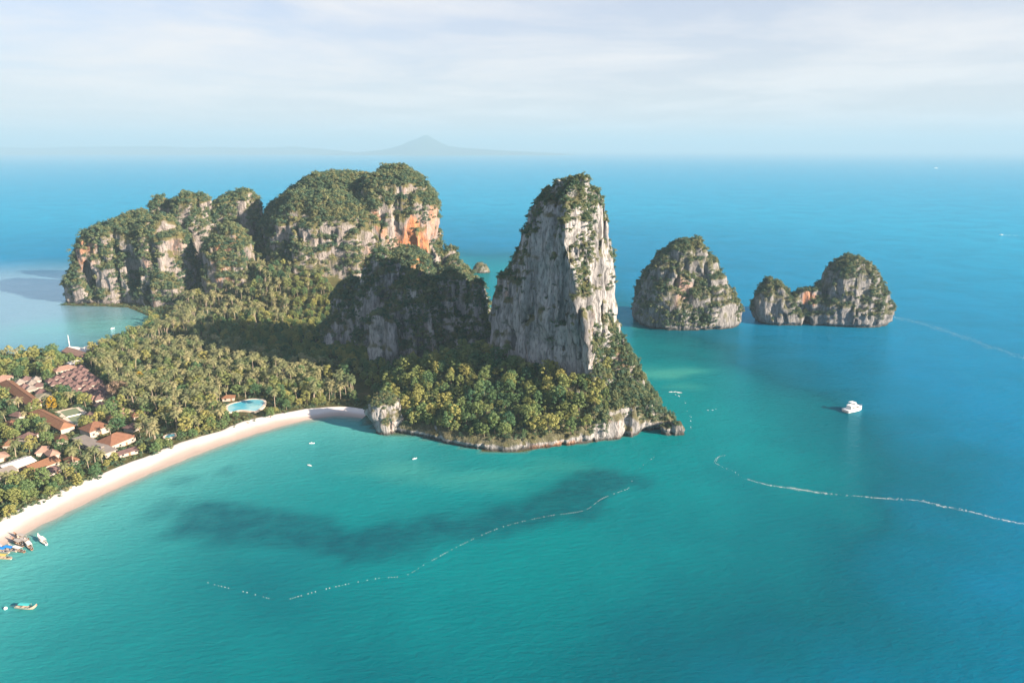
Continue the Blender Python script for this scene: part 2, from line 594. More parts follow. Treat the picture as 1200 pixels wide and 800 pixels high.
BP = smooth_path(BEACH, 3.0)
BT = np.gradient(BP, axis=0)
for _ in range(6):
    BT[1:-1] = (BT[:-2] + BT[1:-1] * 2 + BT[2:]) / 4
BN = np.stack([-BT[:, 1], BT[:, 0]], 1) / np.linalg.norm(BT, axis=1)[:, None]
nb = len(BP)
wid = 25 + 6 * (fbm(np.column_stack([BP, np.zeros(nb)]), 22, 3) - 0.5) * 2
wid *= np.interp(np.arange(nb), [nb - 28, nb - 1], [1.0, 0.55])
lev = np.concatenate([np.linspace(-70, -6, 9), np.linspace(-4, 3, 6), np.linspace(5, 25, 9)])
bv, binl = [], []
for k, o_ in enumerate(lev):
    off = np.where(o_ > 0, o_ * wid / 25, o_)
    xy = BP + BN * off[:, None]
    zz = np.where(o_ > 0, np.minimum(o_ * 0.085, 1.8), o_ * 0.045) + (fbm(np.column_stack([xy, np.zeros(nb)]), 5, 2) - 0.5) * 0.14
    if k == len(lev) - 1:
        zz = zz - 0.5
    bv.append(np.column_stack([xy, zz]))
    binl.append(np.full(nb, o_) + (fbm(np.column_stack([xy, np.zeros(nb)]), 16, 3) - 0.5) * 7)
bi = np.arange(len(lev) * nb).reshape(len(lev), nb)
bf = np.stack([bi[:-1, :-1].ravel(), bi[:-1, 1:].ravel(), bi[1:, 1:].ravel(), bi[1:, :-1].ravel()], 1)
bme = mesh_from('beach', np.concatenate(bv), bf, M['sand'], True)
bme.attributes.new('inland', 'FLOAT', 'POINT').data.foreach_set('value', np.clip((np.concatenate(binl) + 8) / 36, 0, 1).astype(np.float32))
prop(link('beach', bme), 'curved pale sand beach along the sheltered bay', None, None, 'structure')
v_, f_, _ = compact(gv, ground_f)
prop(link('ground', mesh_from('ground', v_, f_, M['soil'], True)), 'low wooded ground of the peninsula', None, None, 'structure')

# ------------------------------------------------------------------ sea


def axis(lo, hi, step, far, n=34):
    c = np.arange(lo, hi + 0.1, step)
    g = np.geomspace(step, far, n)
    return np.concatenate([(lo - g)[::-1], c, hi + g])


sx, sy = axis(-760, 900, 7, 80000), axis(60, 1300, 7, 80000)
SX, SY = np.meshgrid(sx, sy, indexing='ij')
sxr, syr = SX.ravel(), SY.ravel()
si = np.arange(len(sxr)).reshape(SX.shape)
sq = np.stack([si[:-1, :-1].ravel(), si[1:, :-1].ravel(), si[1:, 1:].ravel(), si[:-1, 1:].ravel()], 1)
sme = mesh_from('sea', np.stack([sxr, syr, 0 * sxr], 1), sq, None, True)
sp3 = np.stack([sxr, syr, 0 * sxr], 1)
d_land = np.maximum(0, -poly_sd(LAND, sxr, syr))
d_beach = np.where(poly_sd(LAND, sxr, syr) > 0, 0, line_d(BEACH, sxr, syr))
wob = (fbm(sp3, 60, 3) - 0.5)
shal = np.exp(-np.maximum(0, d_beach + wob * 26) / 42.0)
bay2 = Gxy((60, 385), (120, 383), (165, 378))
shal = np.maximum(shal, 0.55 * np.exp(-(line_d(bay2, sxr, syr) / 55) ** 2))
reef_l = Gxy((235, 606), (300, 616), (360, 628), (410, 636), (470, 628), (540, 614), (610, 602), (670, 585), (715, 560))
reef = sstep(1.25, 0.45, (line_d(reef_l, sxr, syr) + (fbm(sp3, 22, 4) - 0.5) * 30) / (19 + 3 * wob))
for a, b, r in ((212, 563, 9), (190, 600, 12), (262, 552, 8), (196, 588, 9)):
    q = G(a, b)
    reef = np.maximum(reef, 0.55 * sstep(1.3, 0.3, (np.hypot(sxr - q[0], syr - q[1]) + (fbm(sp3, 10, 3) - 0.5) * 10) / r))
pale = np.zeros(len(sxr))
for a, b, rx, ry, k in ((780, 437, 45, 22, 1.0), (800, 452, 26, 14, 0.5), (560, 560, 60, 22, 0.55), (470, 548, 50, 18, 0.6), (640, 548, 50, 12, 0.35), (745, 383, 10, 22, 0.7), (470, 512, 18, 7, 0.5), (640, 540, 40, 8, 0.3)):
    q = G(a, b)
    e = np.hypot((sxr - q[0]) / rx, (syr - q[1]) / ry) + (fbm(sp3 * (0.35, 1, 1), 12, 4) - 0.5) * 1.1
    pale = np.maximum(pale, k * sstep(1.2, 0.1, e))
deep = 0.72 * sstep(60, 430, d_land + 0.25 * np.maximum(0, sxr) + wob * 120) + 0.28 * sstep(300, 1500, d_land)
lagoon = sstep(1.15, 0.35, np.hypot((sxr + 800) / 560, (syr - 880) / 420))
for nm, val in (('shallow', shal), ('reef', reef), ('pale', pale), ('deep', deep), ('lagoon', lagoon), ('edge', np.exp(-d_beach / 7.0))):
    sme.attributes.new(nm, 'FLOAT', 'POINT').data.foreach_set('value', np.clip(val, 0, 1).astype(np.float32))

t = NT('sea_water')
p = t.pos()
cloudy = t.noise(p, (0.012, 0.012, 1), 4, 0.55, 0.8)
c = t.ramp(t.attr('deep'), [(0.0, (0.0, 0.172, 0.188)), (0.33, (0.0, 0.084, 0.118)), (0.7, (0.0, 0.146, 0.285)), (1.0, (0.0, 0.265, 0.43))])
c = t.mix(t.math('MULTIPLY', t.ramp(cloudy, [(0.35, 0.0), (0.7, 1.0)]), 0.28), c, (0.0, 0.075, 0.10))
c = t.mix(t.math('MULTIPLY', t.attr('lagoon'), 0.85), c, (0.17, 0.30, 0.39))
c = t.mix(t.math('MULTIPLY', t.attr('pale'), 0.75), c, (0.05, 0.28, 0.24))
c = t.mix(t.ramp(t.attr('shallow'), [(0.0, 0.0), (0.35, 0.40), (0.75, 0.85), (1.0, 1.0)]), c, (0.10, 0.37, 0.36))
patch = t.ramp(t.noise(p, 0.08, 5, 0.65), [(0.3, 0.55), (0.65, 1.0)])
c = t.mix(t.math('MULTIPLY', t.math('MULTIPLY', t.attr('reef'), patch), 0.80), c, (0.003, 0.055, 0.08))
w1 = t.noise(p, (0.17, 0.42, 1), 3, 0.55, 0.3, rot=(0, 0, R(-28)))
w2 = t.noise(p, (0.6, 1.3, 1), 3, 0.6, 0.2, rot=(0, 0, R(-33)), off=(4, 9, 0))
w3 = t.noise(p, (0.02, 0.035, 1), 2, 0.5, 0.5, rot=(0, 0, R(20)))
hgt = t.math('ADD', t.math('ADD', t.math('MULTIPLY', w1, 1.0), t.math('MULTIPLY', w2, 0.42)), t.math('MULTIPLY', w3, 1.6))
nrm = t.bump(hgt, 1.0, 0.6)
wd = t.n('ShaderNodeBsdfDiffuse')
t.l(c, wd.inputs[0])
wg = t.n('ShaderNodeBsdfGlossy')
wg.inputs['Roughness'].default_value = 0.11
wg.inputs['Color'].default_value = (0.28, 0.75, 1.0, 1)
t.l(nrm, wd.inputs['Normal'])
t.l(nrm, wg.inputs['Normal'])
fr = t.n('ShaderNodeFresnel')
fr.inputs['IOR'].default_value = 1.33
t.l(nrm, fr.inputs['Normal'])
wm = t.n('ShaderNodeMixShader')
t.l(t.math('MULTIPLY', fr.outputs[0], t.math('ADD', 0.66, t.math('MULTIPLY', t.attr('lagoon'), 0.7)), True), wm.inputs[0])
t.l(t.mix(t.attr('lagoon'), (0.24, 0.72, 1.0), (0.75, 0.9, 1.0)), wg.inputs['Color'])
t.l(wd.outputs[0], wm.inputs[1])
t.l(wg.outputs[0], wm.inputs[2])
water = wm.outputs[0]
tr = t.n('ShaderNodeBsdfTransparent')
mx = t.n('ShaderNodeMixShader')
t.l(t.math('MULTIPLY', t.attr('edge'), 0.85, True), mx.inputs[0])
t.l(water, mx.inputs[1])
t.l(tr.outputs[0], mx.inputs[2])
M['sea'] = t.done(mx.outputs[0])
sme.materials.append(M['sea'])
prop(link('sea', sme), 'turquoise sea deepening to blue towards the horizon', None, None, 'structure')

# ------------------------------------------------------------------ rock masses: contour stacks, meshed by surface nets


def surface_nets(f, org, h):
    nx, ny, nz = f.shape
    s = f > 0
    cnt = np.zeros((nx - 1, ny - 1, nz - 1), np.int8)
    for a in (0, 1):
        for b in (0, 1):
            for c_ in (0, 1):
                cnt += s[a:nx - 1 + a, b:ny - 1 + b, c_:nz - 1 + c_]
    act = (cnt > 0) & (cnt < 8)
    ids = np.full(act.shape, -1, np.int32)
    ix, iy, iz = np.nonzero(act)
    ids[ix, iy, iz] = np.arange(len(ix))
    acc = np.zeros((len(ix), 3))
    n = np.zeros(len(ix))
    cor = [(a, b, c_) for a in (0, 1) for b in (0, 1) for c_ in (0, 1)]
    for A in cor:
        for ax in range(3):
            if A[ax]:
                continue
            B = list(A)
            B[ax] = 1
            fa = f[ix + A[0], iy + A[1], iz + A[2]]
            fb = f[ix + B[0], iy + B[1], iz + B[2]]
            m = (fa > 0) != (fb > 0)
            tt = np.where(m, fa / np.where(m, fa - fb, 1), 0)
            for k in range(3):
                acc[:, k] += np.where(m, A[k] + (tt if k == ax else 0), 0)
            n += m
    v = (np.stack([ix, iy, iz], 1) + acc / n[:, None]) * h + org
    quads = []
    for ax in range(3):
        o1, o2 = (ax + 1) % 3, (ax + 2) % 3
        sl0 = [slice(None)] * 3
        sl1 = [slice(None)] * 3
        sl0[ax], sl1[ax] = slice(0, -1), slice(1, None)
        ch = s[tuple(sl0)] != s[tuple(sl1)]
        e = np.array(np.nonzero(ch))
        ok = (e[o1] > 0) & (e[o2] > 0) & (e[o1] < f.shape[o1] - 1) & (e[o2] < f.shape[o2] - 1)
        e = e[:, ok]
        flip = s[tuple(e)]
        q = []
        for d1, d2 in ((-1, -1), (0, -1), (0, 0), (-1, 0)):
            g = e.copy()
            g[o1] += d1
            g[o2] += d2
            q.append(ids[tuple(g)])
        q = np.stack(q, 1)
        q[~flip] = q[~flip][:, ::-1]
        quads.append(q)
    q = np.concatenate(quads)
    return v, q[(q >= 0).all(1)]


def oval(cx, cy, rx, ry, n=16, p=2.4, rot=0.0):
    a = np.arange(n) * 2 * math.pi / n
    c_, s_ = np.cos(a), np.sin(a)
    x = np.sign(c_) * np.abs(c_) ** (2 / p) * rx
    y = np.sign(s_) * np.abs(s_) ** (2 / p) * ry
    return np.stack([cx + x * math.cos(rot) - y * math.sin(rot), cy + x * math.sin(rot) + y * math.cos(rot)], 1)


def sil(Y, prof, ratio=0.8, rmin=4, rmax=999, p=2.4, lean=0.0, bottom=-6):
    """a lobe at depth Y whose width at each photo row (py, left px, right px) is read off the photo"""
    lev = []
    for py, xl, xr in prof:
        a, b = U(xl, py, Y), U(xr, py, Y)
        rx = (b[0] - a[0]) / 2
        lev.append([a[2], (a[0] + b[0]) / 2, Y, rx, min(max(ratio * rx, min(rmin, rx * 1.5)), rmax)])
    lev.sort(key=lambda k: k[0])
    out = []
    if lev[0][0] > bottom:
        out.append((bottom, oval(lev[0][1], Y, lev[0][3], lev[0][4], p=p)))
    for z, cx, cy, rx, ry in lev:
        out.append((z, oval(cx, cy + lean * z, rx, ry, p=p)))
    return out


def lobe_field(lobe, X, Y, Z):
    zs = [l[0] for l in lobe]
    f = np.full((X.shape[0], X.shape[1], len(Z)), -60.0, np.float32)
    for k, z in enumerate(Z):
        if z >= zs[-1]:
            if z - zs[-1] > 25:
                continue
            d = poly_sd(lobe[-1][1], X, Y)
            f[:, :, k] = -np.sqrt(np.maximum(-d, 0) ** 2 + (z - zs[-1]) ** 2)
            continue
        i = max(0, np.searchsorted(zs, z, 'right') - 1)
        w = min(max((z - zs[i]) / (zs[i + 1] - zs[i]), 0), 1)
        f[:, :, k] = poly_sd(np.asarray(lobe[i][1]) * (1 - w) + np.asarray(lobe[i + 1][1]) * w, X, Y)
    return f


def make_rock(name, lobes, h, big=(7, 34, 60), flute=(6, 11, 45), notch=2.2, fine=0.9, mid=7.0, mat='rock', parent=None, holes=(), pad=8):
    allp = np.concatenate([np.asarray(l[1]) for lb in lobes for l in lb])
    zt = max(l[-1][0] for l in lobes) + 9
    lo, hi = allp.min(0) - pad, allp.max(0) + pad
    ax, ay, az = np.arange(lo[0], hi[0], h), np.arange(lo[1], hi[1], h), np.arange(-5, zt, h)
    X, Y = np.meshgrid(ax, ay, indexing='ij')
    F = np.full((len(ax), len(ay), len(az)), -60.0, np.float32)
    for lb in lobes:
        F = np.maximum(F, lobe_field(lb, X, Y, az))
    m = np.abs(F) < 16
    ia, ib, ic = np.nonzero(m)
    P = np.stack([ax[ia], ay[ib], az[ic]], 1)
    up = 0.5 + 0.5 * sstep(0, 20, P[:, 2])
    n1 = fbm(P, (big[1], big[1], big[2]), 3) - 0.5
    rd = np.abs(fbm(P, (flute[1], flute[1], flute[2]), 3) - 0.5) * 2
    n3 = fbm(P + 31.7, (5, 5, 9), 2) - 0.5
    n2 = np.abs(fbm(P + 77.1, (flute[1] * 1.9, flute[1] * 1.9, flute[1] * 2.6), 2) - 0.5) * 2
    add = big[0] * 2 * n1 * up + flute[0] * (0.28 - rd) * 1.6 * up + 2.2 * n3 + mid * (0.25 - n2) * up
    cr = fbm(P + 211.3, (flute[1] * 1.5, flute[1] * 1.5, flute[2] * 1.6), 2) - 0.5
    add -= flute[0] * 0.9 * np.exp(-(cr / 0.03) ** 2) * up
    # overhanging terraces
    add += 2.2 * (fbm(P, (40, 40, 8), 2) - 0.5) * 2
    add -= notch * sstep(4.5, 1.5, P[:, 2])
    F[m] += add
    for (cx, cy, cz, rx, ry, rz) in holes:
        e = (np.sqrt(((X[:, :, None] - cx) / rx) ** 2 + ((Y[:, :, None] - cy) / ry) ** 2 + ((az[None, None, :] - cz) / rz) ** 2) - 1) * min(rx, rz)
        F = np.minimum(F, e)
    F[:, :, 0] = -5
    v, q = surface_nets(F, np.array([lo[0], lo[1], -5.0]), h)
    nr = quad_normals(v, q)
    vn = np.zeros_like(v)
    for k in range(4):
        np.add.at(vn, q[:, k], nr)
    vn /= np.linalg.norm(vn, axis=1)[:, None] + 1e-9
    v = v + vn * ((fbm(v, (3.2, 3.2, 7), 3) - 0.5) * 2 * fine)[:, None]
    o = link(name, mesh_from(name, v, q, M[mat], False), parent)
    return o, v, q


def quad_normals(v, q):
    n = np.cross(v[q[:, 2]] - v[q[:, 0]], v[q[:, 3]] - v[q[:, 1]])
    return n


# --- scatter of leafy clumps over rock (real leaves, one object for each mass)


def leaf_cloud(clumps, per, size, rg, squash=0.8):
    vs, fs = [], []
    for (c0, r) in clumps:
        n = per
        d = rg.normal(size=(n, 3))
        d /= np.linalg.norm(d, axis=1)[:, None]
        d[:, 2] = np.where(d[:, 2] < -0.35, -d[:, 2], d[:, 2])
        pos = c0 + d * (r * rg.uniform(0.72, 1.08, (n, 1))) * (1, 1, squash)
        nn = d + rg.normal(size=(n, 3)) * 0.30
        nn /= np.linalg.norm(nn, axis=1)[:, None]
        a = np.cross(nn, rg.normal(size=(n, 3)))
        a /= np.linalg.norm(a, axis=1)[:, None]
        b = np.cross(nn, a)
        s = size * rg.uniform(0.6, 1.35, (n, 1))
        quad = np.stack([pos - a * s, pos + b * s * 0.62, pos + a * s, pos - b * s * 0.62], 1)
        o = sum(len(k) for k in vs)
        vs.append(quad.reshape(-1, 3))
        fs.append(np.arange(n * 4).reshape(n, 4) + o)
    return np.concatenate(vs), np.concatenate(fs)


SRC = {}


def source_collection(key, meshes):
    c_ = bpy.data.collections.new(key)
    for i, me in enumerate(meshes):
        c_.objects.link(bpy.data.objects.new('%s_source' % key, me))
    SRC[key] = (c_, len(meshes))


def crown_mesh(name, mat, rg, n, rad, h0, h1, cr, per, size):
    cl = []
    for i in range(n):
        a = i * 2.4 + rg.uniform(-0.4, 0.4)
        k = rg.uniform(0, 1)
        zz = h0 + (h1 - h0) * (i + 0.5) / n
        rr = rad * math.sqrt(max(0.05, 1 - (abs((i + 0.5) / n - 0.42) / 0.62) ** 2)) * (0.45 + 0.5 * k)
        cl.append((np.array([rr * math.cos(a), rr * math.sin(a), zz]), cr * rg.uniform(0.7, 1.25)))
    v, f = leaf_cloud(cl, per, size, rg)
    return mesh_from(name, v, f, mat)


rg = np.random.default_rng(5)
bushes = []
for i in range(5):
    n = 6 + i % 3
    cl = [(np.array([rg.normal() * 0.75, rg.normal() * 0.75, rg.uniform(0.1, 1.1)]), rg.uniform(0.45, 0.8)) for _ in range(n)]
    v_, f_ = leaf_cloud(cl, 42, 0.17, rg)
    bushes.append(mesh_from('bush', v_, f_, M['scrub']))
source_collection('bush', bushes)


def scatter_group(key):
    c_, n = SRC[key]
    g = bpy.data.node_groups.new('scatter_' + key, 'GeometryNodeTree')
    g.interface.new_socket('Geometry', in_out='INPUT', socket_type='NodeSocketGeometry')
    g.interface.new_socket('Geometry', in_out='OUTPUT', socket_type='NodeSocketGeometry')
    N = g.nodes.new
    gi, go, ci, ip = N('NodeGroupInput'), N('NodeGroupOutput'), N('GeometryNodeCollectionInfo'), N('GeometryNodeInstanceOnPoints')
    ci.inputs['Collection'].default_value = c_
    ci.inputs['Separate Children'].default_value = True
    ci.inputs['Reset Children'].default_value = True
    ip.inputs['Pick Instance'].default_value = True
    L = g.links.new

    def at(nm, ty):
        a = N('GeometryNodeInputNamedAttribute')
        a.data_type = ty
        a.inputs['Name'].default_value = nm
        return next(o for o in a.outputs if o.enabled and o.name == 'Attribute')

    e2r = N('FunctionNodeEulerToRotation')
    L(at('spin', 'FLOAT_VECTOR'), e2r.inputs[0])
    L(gi.outputs[0], ip.inputs['Points'])
    L(ci.outputs[0], ip.inputs['Instance'])
    L(at('pick', 'INT'), ip.inputs['Instance Index'])
    L(e2r.outputs[0], ip.inputs['Rotation'])
    L(at('size', 'FLOAT_VECTOR'), ip.inputs['Scale'])
    L(ip.outputs[0], go.inputs[0])
    return g


GROUPS = {}


def scatter(name, key, pts, sizes, parent=None, tilt=0.25, flat=1.0):
    if key not in GROUPS:
        GROUPS[key] = scatter_group(key)
    n = len(pts)
    me = bpy.data.meshes.new(name)
    me.vertices.add(n)
    me.vertices.foreach_set('co', np.asarray(pts, np.float32).ravel())
    sp = np.stack([rng.normal(size=n) * tilt, rng.normal(size=n) * tilt, rng.uniform(0, 6.28, n)], 1).astype(np.float32)
    sz = (np.asarray(sizes)[:, None] * np.stack([rng.uniform(0.85, 1.15, n), rng.uniform(0.85, 1.15, n), flat * rng.uniform(0.85, 1.25, n)], 1)).astype(np.float32)
    me.attributes.new('spin', 'FLOAT_VECTOR', 'POINT').data.foreach_set('vector', sp.ravel())
    me.attributes.new('size', 'FLOAT_VECTOR', 'POINT').data.foreach_set('vector', sz.ravel())
    me.attributes.new('pick', 'INT', 'POINT').data.foreach_set('value', rng.integers(0, SRC[key][1], n).astype(np.int32))
    o = link(name, me, parent)
    md = o.modifiers.new('scatter', 'NODES')
    md.node_group = GROUPS[key]
    o['kind'] = 'stuff'
    return o


def rock_points(v, q, density, accept):
    """random points on a rock mesh; accept(points, unit normals) gives a 0..1 chance"""
    n = quad_normals(v, q)
    L = np.linalg.norm(n, axis=1)
    area = L / 2
    k = rng.poisson(area * density)
    idx = np.repeat(np.arange(len(q)), k)
    w = rng.dirichlet((1, 1, 1, 1), len(idx))
    P = (v[q[idx]] * w[:, :, None]).sum(1)
    nn = n[idx] / (L[idx][:, None] + 1e-9)
    a = accept(P, nn)
    keep = rng.random(len(P)) < a
    return P[keep], nn[keep]


def scrub_accept(lo=0.15, hi=0.6, base=0.0, wl=18, bias=0.0, zmin=5, topz=None):
    def fn(P, n):
        g = fbm(P, (wl, wl, wl * 1.4), 3)
        a = sstep(lo, hi, n[:, 2] + (g - 0.5) * 1.7 + bias)
        if topz is not None:
            a = np.maximum(a, sstep(topz - 14, topz, P[:, 2] + (g - 0.5) * 24) * sstep(-0.2, 0.2, n[:, 2]))
        a = np.maximum(a, base * sstep(0.5, 0.62, g))
        return a * sstep(zmin, zmin + 5, P[:, 2])
    return fn


def thing(name, label, cat, loc=(0, 0, 0), rz=0.0, group=None, sc=1.0):
    return prop(empty(name, loc, rz, sc), label, cat, group)


# ===== the tall tower with its wooded apron
def lerp_levels(rows, xs):
    rows = sorted(rows)
    return np.interp(xs, [r[0] for r in rows], [r[1] for r in rows])


L_ROWS = [(217, 652), (224, 639), (236, 629), (252, 621), (274, 614), (293, 605), (313, 592), (332, 582), (348, 578), (380, 572), (430, 566), (520, 560)]
R_ROWS = [(217, 690), (225, 700), (244, 711), (269, 716), (291, 719), (324, 719), (354, 719), (370, 722), (392, 729), (417, 736), (460, 745), (520, 752)]
E_ROWS = [(217, 668), (227, 660), (252, 662), (282, 660), (310, 668), (337, 676), (365, 681), (387, 685), (414, 692), (445, 699), (520, 706)]
M_ROWS = [(217, 666), (227, 650), (252, 632), (282, 626), (310, 624), (337, 623), (365, 622), (414, 621), (520, 618)]
tower = []
for z in (-6, 15, 35, 55, 75, 95, 110, 125, 138, 150, 160, 168, 174, 178):
    k = sstep(182, 150, z)                        # the summit closes in
    Ye, Yl, Yr, Ym, Yb = 524 - 38 * k, 530 + 44 * k, 527 + 12 * k, 526 + 3 * k, 532 + 76 * k
    Yk = Yl

    def at(rows, Y):
        py = np.interp(z, *zip(*sorted((U(600, r, Y)[2], r) for r in range(205, 560, 5))))
        return U(lerp_levels(rows, py), py, Y)[0]
    xl, xr, xe, xm = at(L_ROWS, Yl), at(R_ROWS, Yr), at(E_ROWS, Ye), at(M_ROWS, Ym)
    xq = (xe * 0.45 + xr * 0.55)
    tower.append((z, [(xe, Ye), (xq, (Ye + Yr) / 2 - 5 * k), (xr, Yr), (xr * 0.9 + xl * 0.1, (Yr + Yb) / 2 + 5 * k), (xr * 0.5 + xl * 0.5, Yb), (xl * 0.85 + xr * 0.15, (Yl + Yb) / 2 + 6 * k), (xl, Yl), (xm * 0.6 + xl * 0.4, (Ym * 0.6 + Yl * 0.4) + 3 * k), (xm, Ym - 2 * k), (xe * 0.5 + xm * 0.5, (Ye + Ym) / 2 + 3 * k)]))
A0 = Gxy((452, 506), (490, 511), (530, 521), (565, 530), (605, 533), (650, 525), (700, 520), (748, 512), (768, 498)) + [(104, 530), (98, 575), (55, 628), (-30, 640), (-95, 600), (-110, 545)]
A1 = [(-62, 560), (-45, 545), (-28, 535), (-10, 525), (8, 514), (30, 500), (54, 489), (80, 492), (88, 508), (92, 532), (86, 570), (50, 612), (-15, 625), (-60, 592), (-66, 572)]
soft, steep = (0, 0.0, 0.08, 0.34, 0.66, 1.0), (0, 0.0, 0.02, 0.08, 0.28, 0.80)
apron = []
for k, z in enumerate((-6, 3, 8, 14, 21, 28)):
    ps = []
    for i, (a, b) in enumerate(zip(A0, A1)):
        w = steep[k] if i in (6, 7, 8) else soft[k]
        ps.append((a[0] * (1 - w) + b[0] * w, a[1] * (1 - w) + b[1] * w))
    apron.append((z, ps))
knob = sil(494, [(462, 722, 742), (472, 714, 750), (490, 710, 753), (520, 708, 755)], 0.7)
spur = sil(512, [(388, 702, 722), (417, 696, 738), (445, 694, 752), (470, 694, 766), (490, 694, 780), (508, 696, 792)], 0.55)
point = sil(486, [(472, 757, 764), (482, 750, 776), (494, 746, 788), (505, 744, 796), (514, 744, 799)], 0.5)
tw = thing('limestone_tower', 'tall limestone tower rising from a wooded foot at the end of the beach', 'rock tower')
_, tv, tq = make_rock('rock_face', [tower, apron, knob, spur, point], 1.5, big=(5, 30, 60), flute=(5.5, 10, 50), notch=2.6, mat='rock', parent=tw, mid=4.0, fine=0.7)


def tower_accept(P, n):
    g = fbm(P, (16, 16, 24), 3)
    a = sstep(0.25, 0.65, n[:, 2] + (g - 0.5) * 1.5)
    a = np.maximum(a, sstep(152, 166, P[:, 2] + (g - 0.5) * 30) * sstep(-0.25, 0.15, n[:, 2]))
    q = proj(P)
    # green tongues running down the sunny right-hand face
    rib = np.minimum(np.abs(q[:, 0] - np.interp(q[:, 1], [225, 300, 345], [690, 684, 676])) / 11, 9)
    a = np.maximum(a, sstep(1.3, 0.4, rib + (g - 0.5) * 2.2) * (q[:, 1] < 345) * (n[:, 0] > -0.1))
    low = sstep(352, 400, q[:, 1] + (g - 0.5) * 60) * (q[:, 0] > 694 + (g - 0.5) * 20) * (n[:, 0] > -0.3)
    a = np.maximum(a, low * 0.9)
    a *= 1 - (q[:, 1] > 474) * (q[:, 0] > 712) * (q[:, 0] < 752) * 0.9
    return a * sstep(6, 10, P[:, 2])


tp, tn = rock_points(tv, tq, 0.16, tower_accept)
fp, fn_ = rock_points(tv, tq, 0.10, lambda P, n: (proj(P)[:, 0] > 696) * sstep(380, 410, proj(P)[:, 1] + (fbm(P, 14, 2) - 0.5) * 50) * (n[:, 0] > -0.35) * (n[:, 1] < 0.5) * sstep(9, 16, P[:, 2]) * (1 - 0.85 * (proj(P)[:, 1] > 478) * (proj(P)[:, 0] > 712) * (proj(P)[:, 0] < 750)))
sizes = np.concatenate([rng.uniform(0.9, 2.1, len(tp)), rng.uniform(1.6, 2.9, len(fp))])
tp, tn = np.concatenate([tp, fp]), np.concatenate([tn, fn_])
scatter('scrub', 'bush', tp - tn * 0.7, sizes, tw)

# ===== the shaded ridge behind the tower
ridge = thing('limestone_ridge', 'cliff ridge in deep shade joined to the tower, pale buttress at its foot', 'cliff')
lob = [sil(660, [(295, 441, 450), (303, 434, 462), (318, 428, 474), (345, 422, 486), (400, 418, 494), (440, 416, 498)], 0.75, lean=0.02),
       sil(640, [(322, 484, 494), (330, 472, 506), (352, 458, 522), (430, 442, 536)], 0.8, lean=0.04),
       sil(650, [(317, 520, 532), (326, 508, 545), (350, 494, 558), (430, 482, 570)], 0.8, lean=0.02),
       sil(640, [(334, 556, 566), (343, 549, 572), (356, 541, 577), (430, 526, 592)], 1.1),
       sil(690, [(328, 400, 422), (350, 388, 446), (384, 380, 466), (430, 376, 476)], 0.8),
       sil(608, [(368, 438, 450), (384, 430, 464), (410, 429, 468), (434, 432, 468)], 0.55)]
_, v_, q_ = make_rock('rock_face', lob, 1.8, big=(5, 30, 55), flute=(5, 11, 50), notch=0, mat='rock', parent=ridge)
ridge_green = scrub_accept(0.0, 0.45, 0.8, 18, 0.12)


def ridge_accept(P, n):
    q = proj(P)
    bare = (np.hypot((q[:, 0] - 449) / 22, (q[:, 1] - 402) / 30) < 1) & (n[:, 1] < 0.2)
    return ridge_green(P, n) * np.where(bare, 0.06, 1.0)


rp, rn = rock_points(v_, q_, 0.11, ridge_accept)
scatter('scrub', 'bush', rp - rn * 0.8, rng.uniform(1.4, 3.0, len(rp)), ridge)

# ===== the big headland behind
head = thing('limestone_headland', 'broad forest-capped limestone headland with a rust-stained cliff, behind the shaded ridge', 'headland')
lob = [sil(985, [(197, 452, 474), (204, 440, 484), (215, 425, 498), (228, 420, 508), (240, 415, 514), (260, 412, 516), (310, 410, 517), (360, 405, 519)], 0.95, p=2.8),
       sil(1010, [(206, 372, 430), (212, 358, 440), (225, 340, 450), (240, 322, 455), (262, 310, 455), (300, 305, 455), (360, 303, 455)], 0.75, p=2.6),
       sil(955, [(225, 345, 400), (240, 332, 430), (262, 322, 462), (300, 316, 474), (360, 310, 478)], 0.75),
       sil(940, [(288, 525, 533), (297, 519, 538), (310, 514, 543), (330, 510, 556), (352, 506, 560)], 0.9),
       sil(915, [(290, 470, 482), (300, 450, 500), (330, 430, 512), (360, 420, 516)], 0.7),
       sil(905, [(318, 330, 350), (335, 315, 375), (360, 305, 400)], 0.8)]
_, v_, q_ = make_rock('rock_face', lob, 2.3, big=(8, 45, 70), flute=(7, 17, 70), notch=1.5, mat='rock_red', parent=head, fine=1.2)
hp, hn = rock_points(v_, q_, 0.085, scrub_accept(0.0, 0.45, 0.75, 26, 0.10))
scatter('scrub', 'bush', hp - hn * 1.0, rng.uniform(2.0, 3.9, len(hp)), head)

# ===== the long bluff at the far left
bluff = thing('limestone_bluff', 'long lumpy limestone bluff with dark hollows beside the pale lagoon', 'headland')
lob = [sil(955, [(252, 152, 168), (262, 128, 180), (272, 104, 190), (290, 96, 200), (310, 89, 206), (335, 83, 210), (360, 82, 214)], 0.62, p=2.8),
       sil(1020, [(234, 188, 196), (242, 181, 203), (262, 176, 210), (360, 170, 216)], 0.8),
       sil(1010, [(229, 215, 232), (236, 206, 244), (255, 202, 246), (360, 198, 250)], 0.85),
       sil(1040, [(223, 280, 296), (232, 262, 302), (240, 250, 305), (262, 245, 306), (360, 240, 308)], 0.8, p=2.8),
       sil(915, [(260, 262, 273), (272, 253, 285), (290, 245, 296), (310, 240, 305), (335, 236, 313), (360, 233, 318)], 0.75),
       sil(930, [(258, 176, 196), (275, 165, 212), (300, 160, 222), (360, 155, 228)], 0.75),
       sil(905, [(322, 188, 200), (335, 176, 212), (362, 170, 218)], 0.7)]
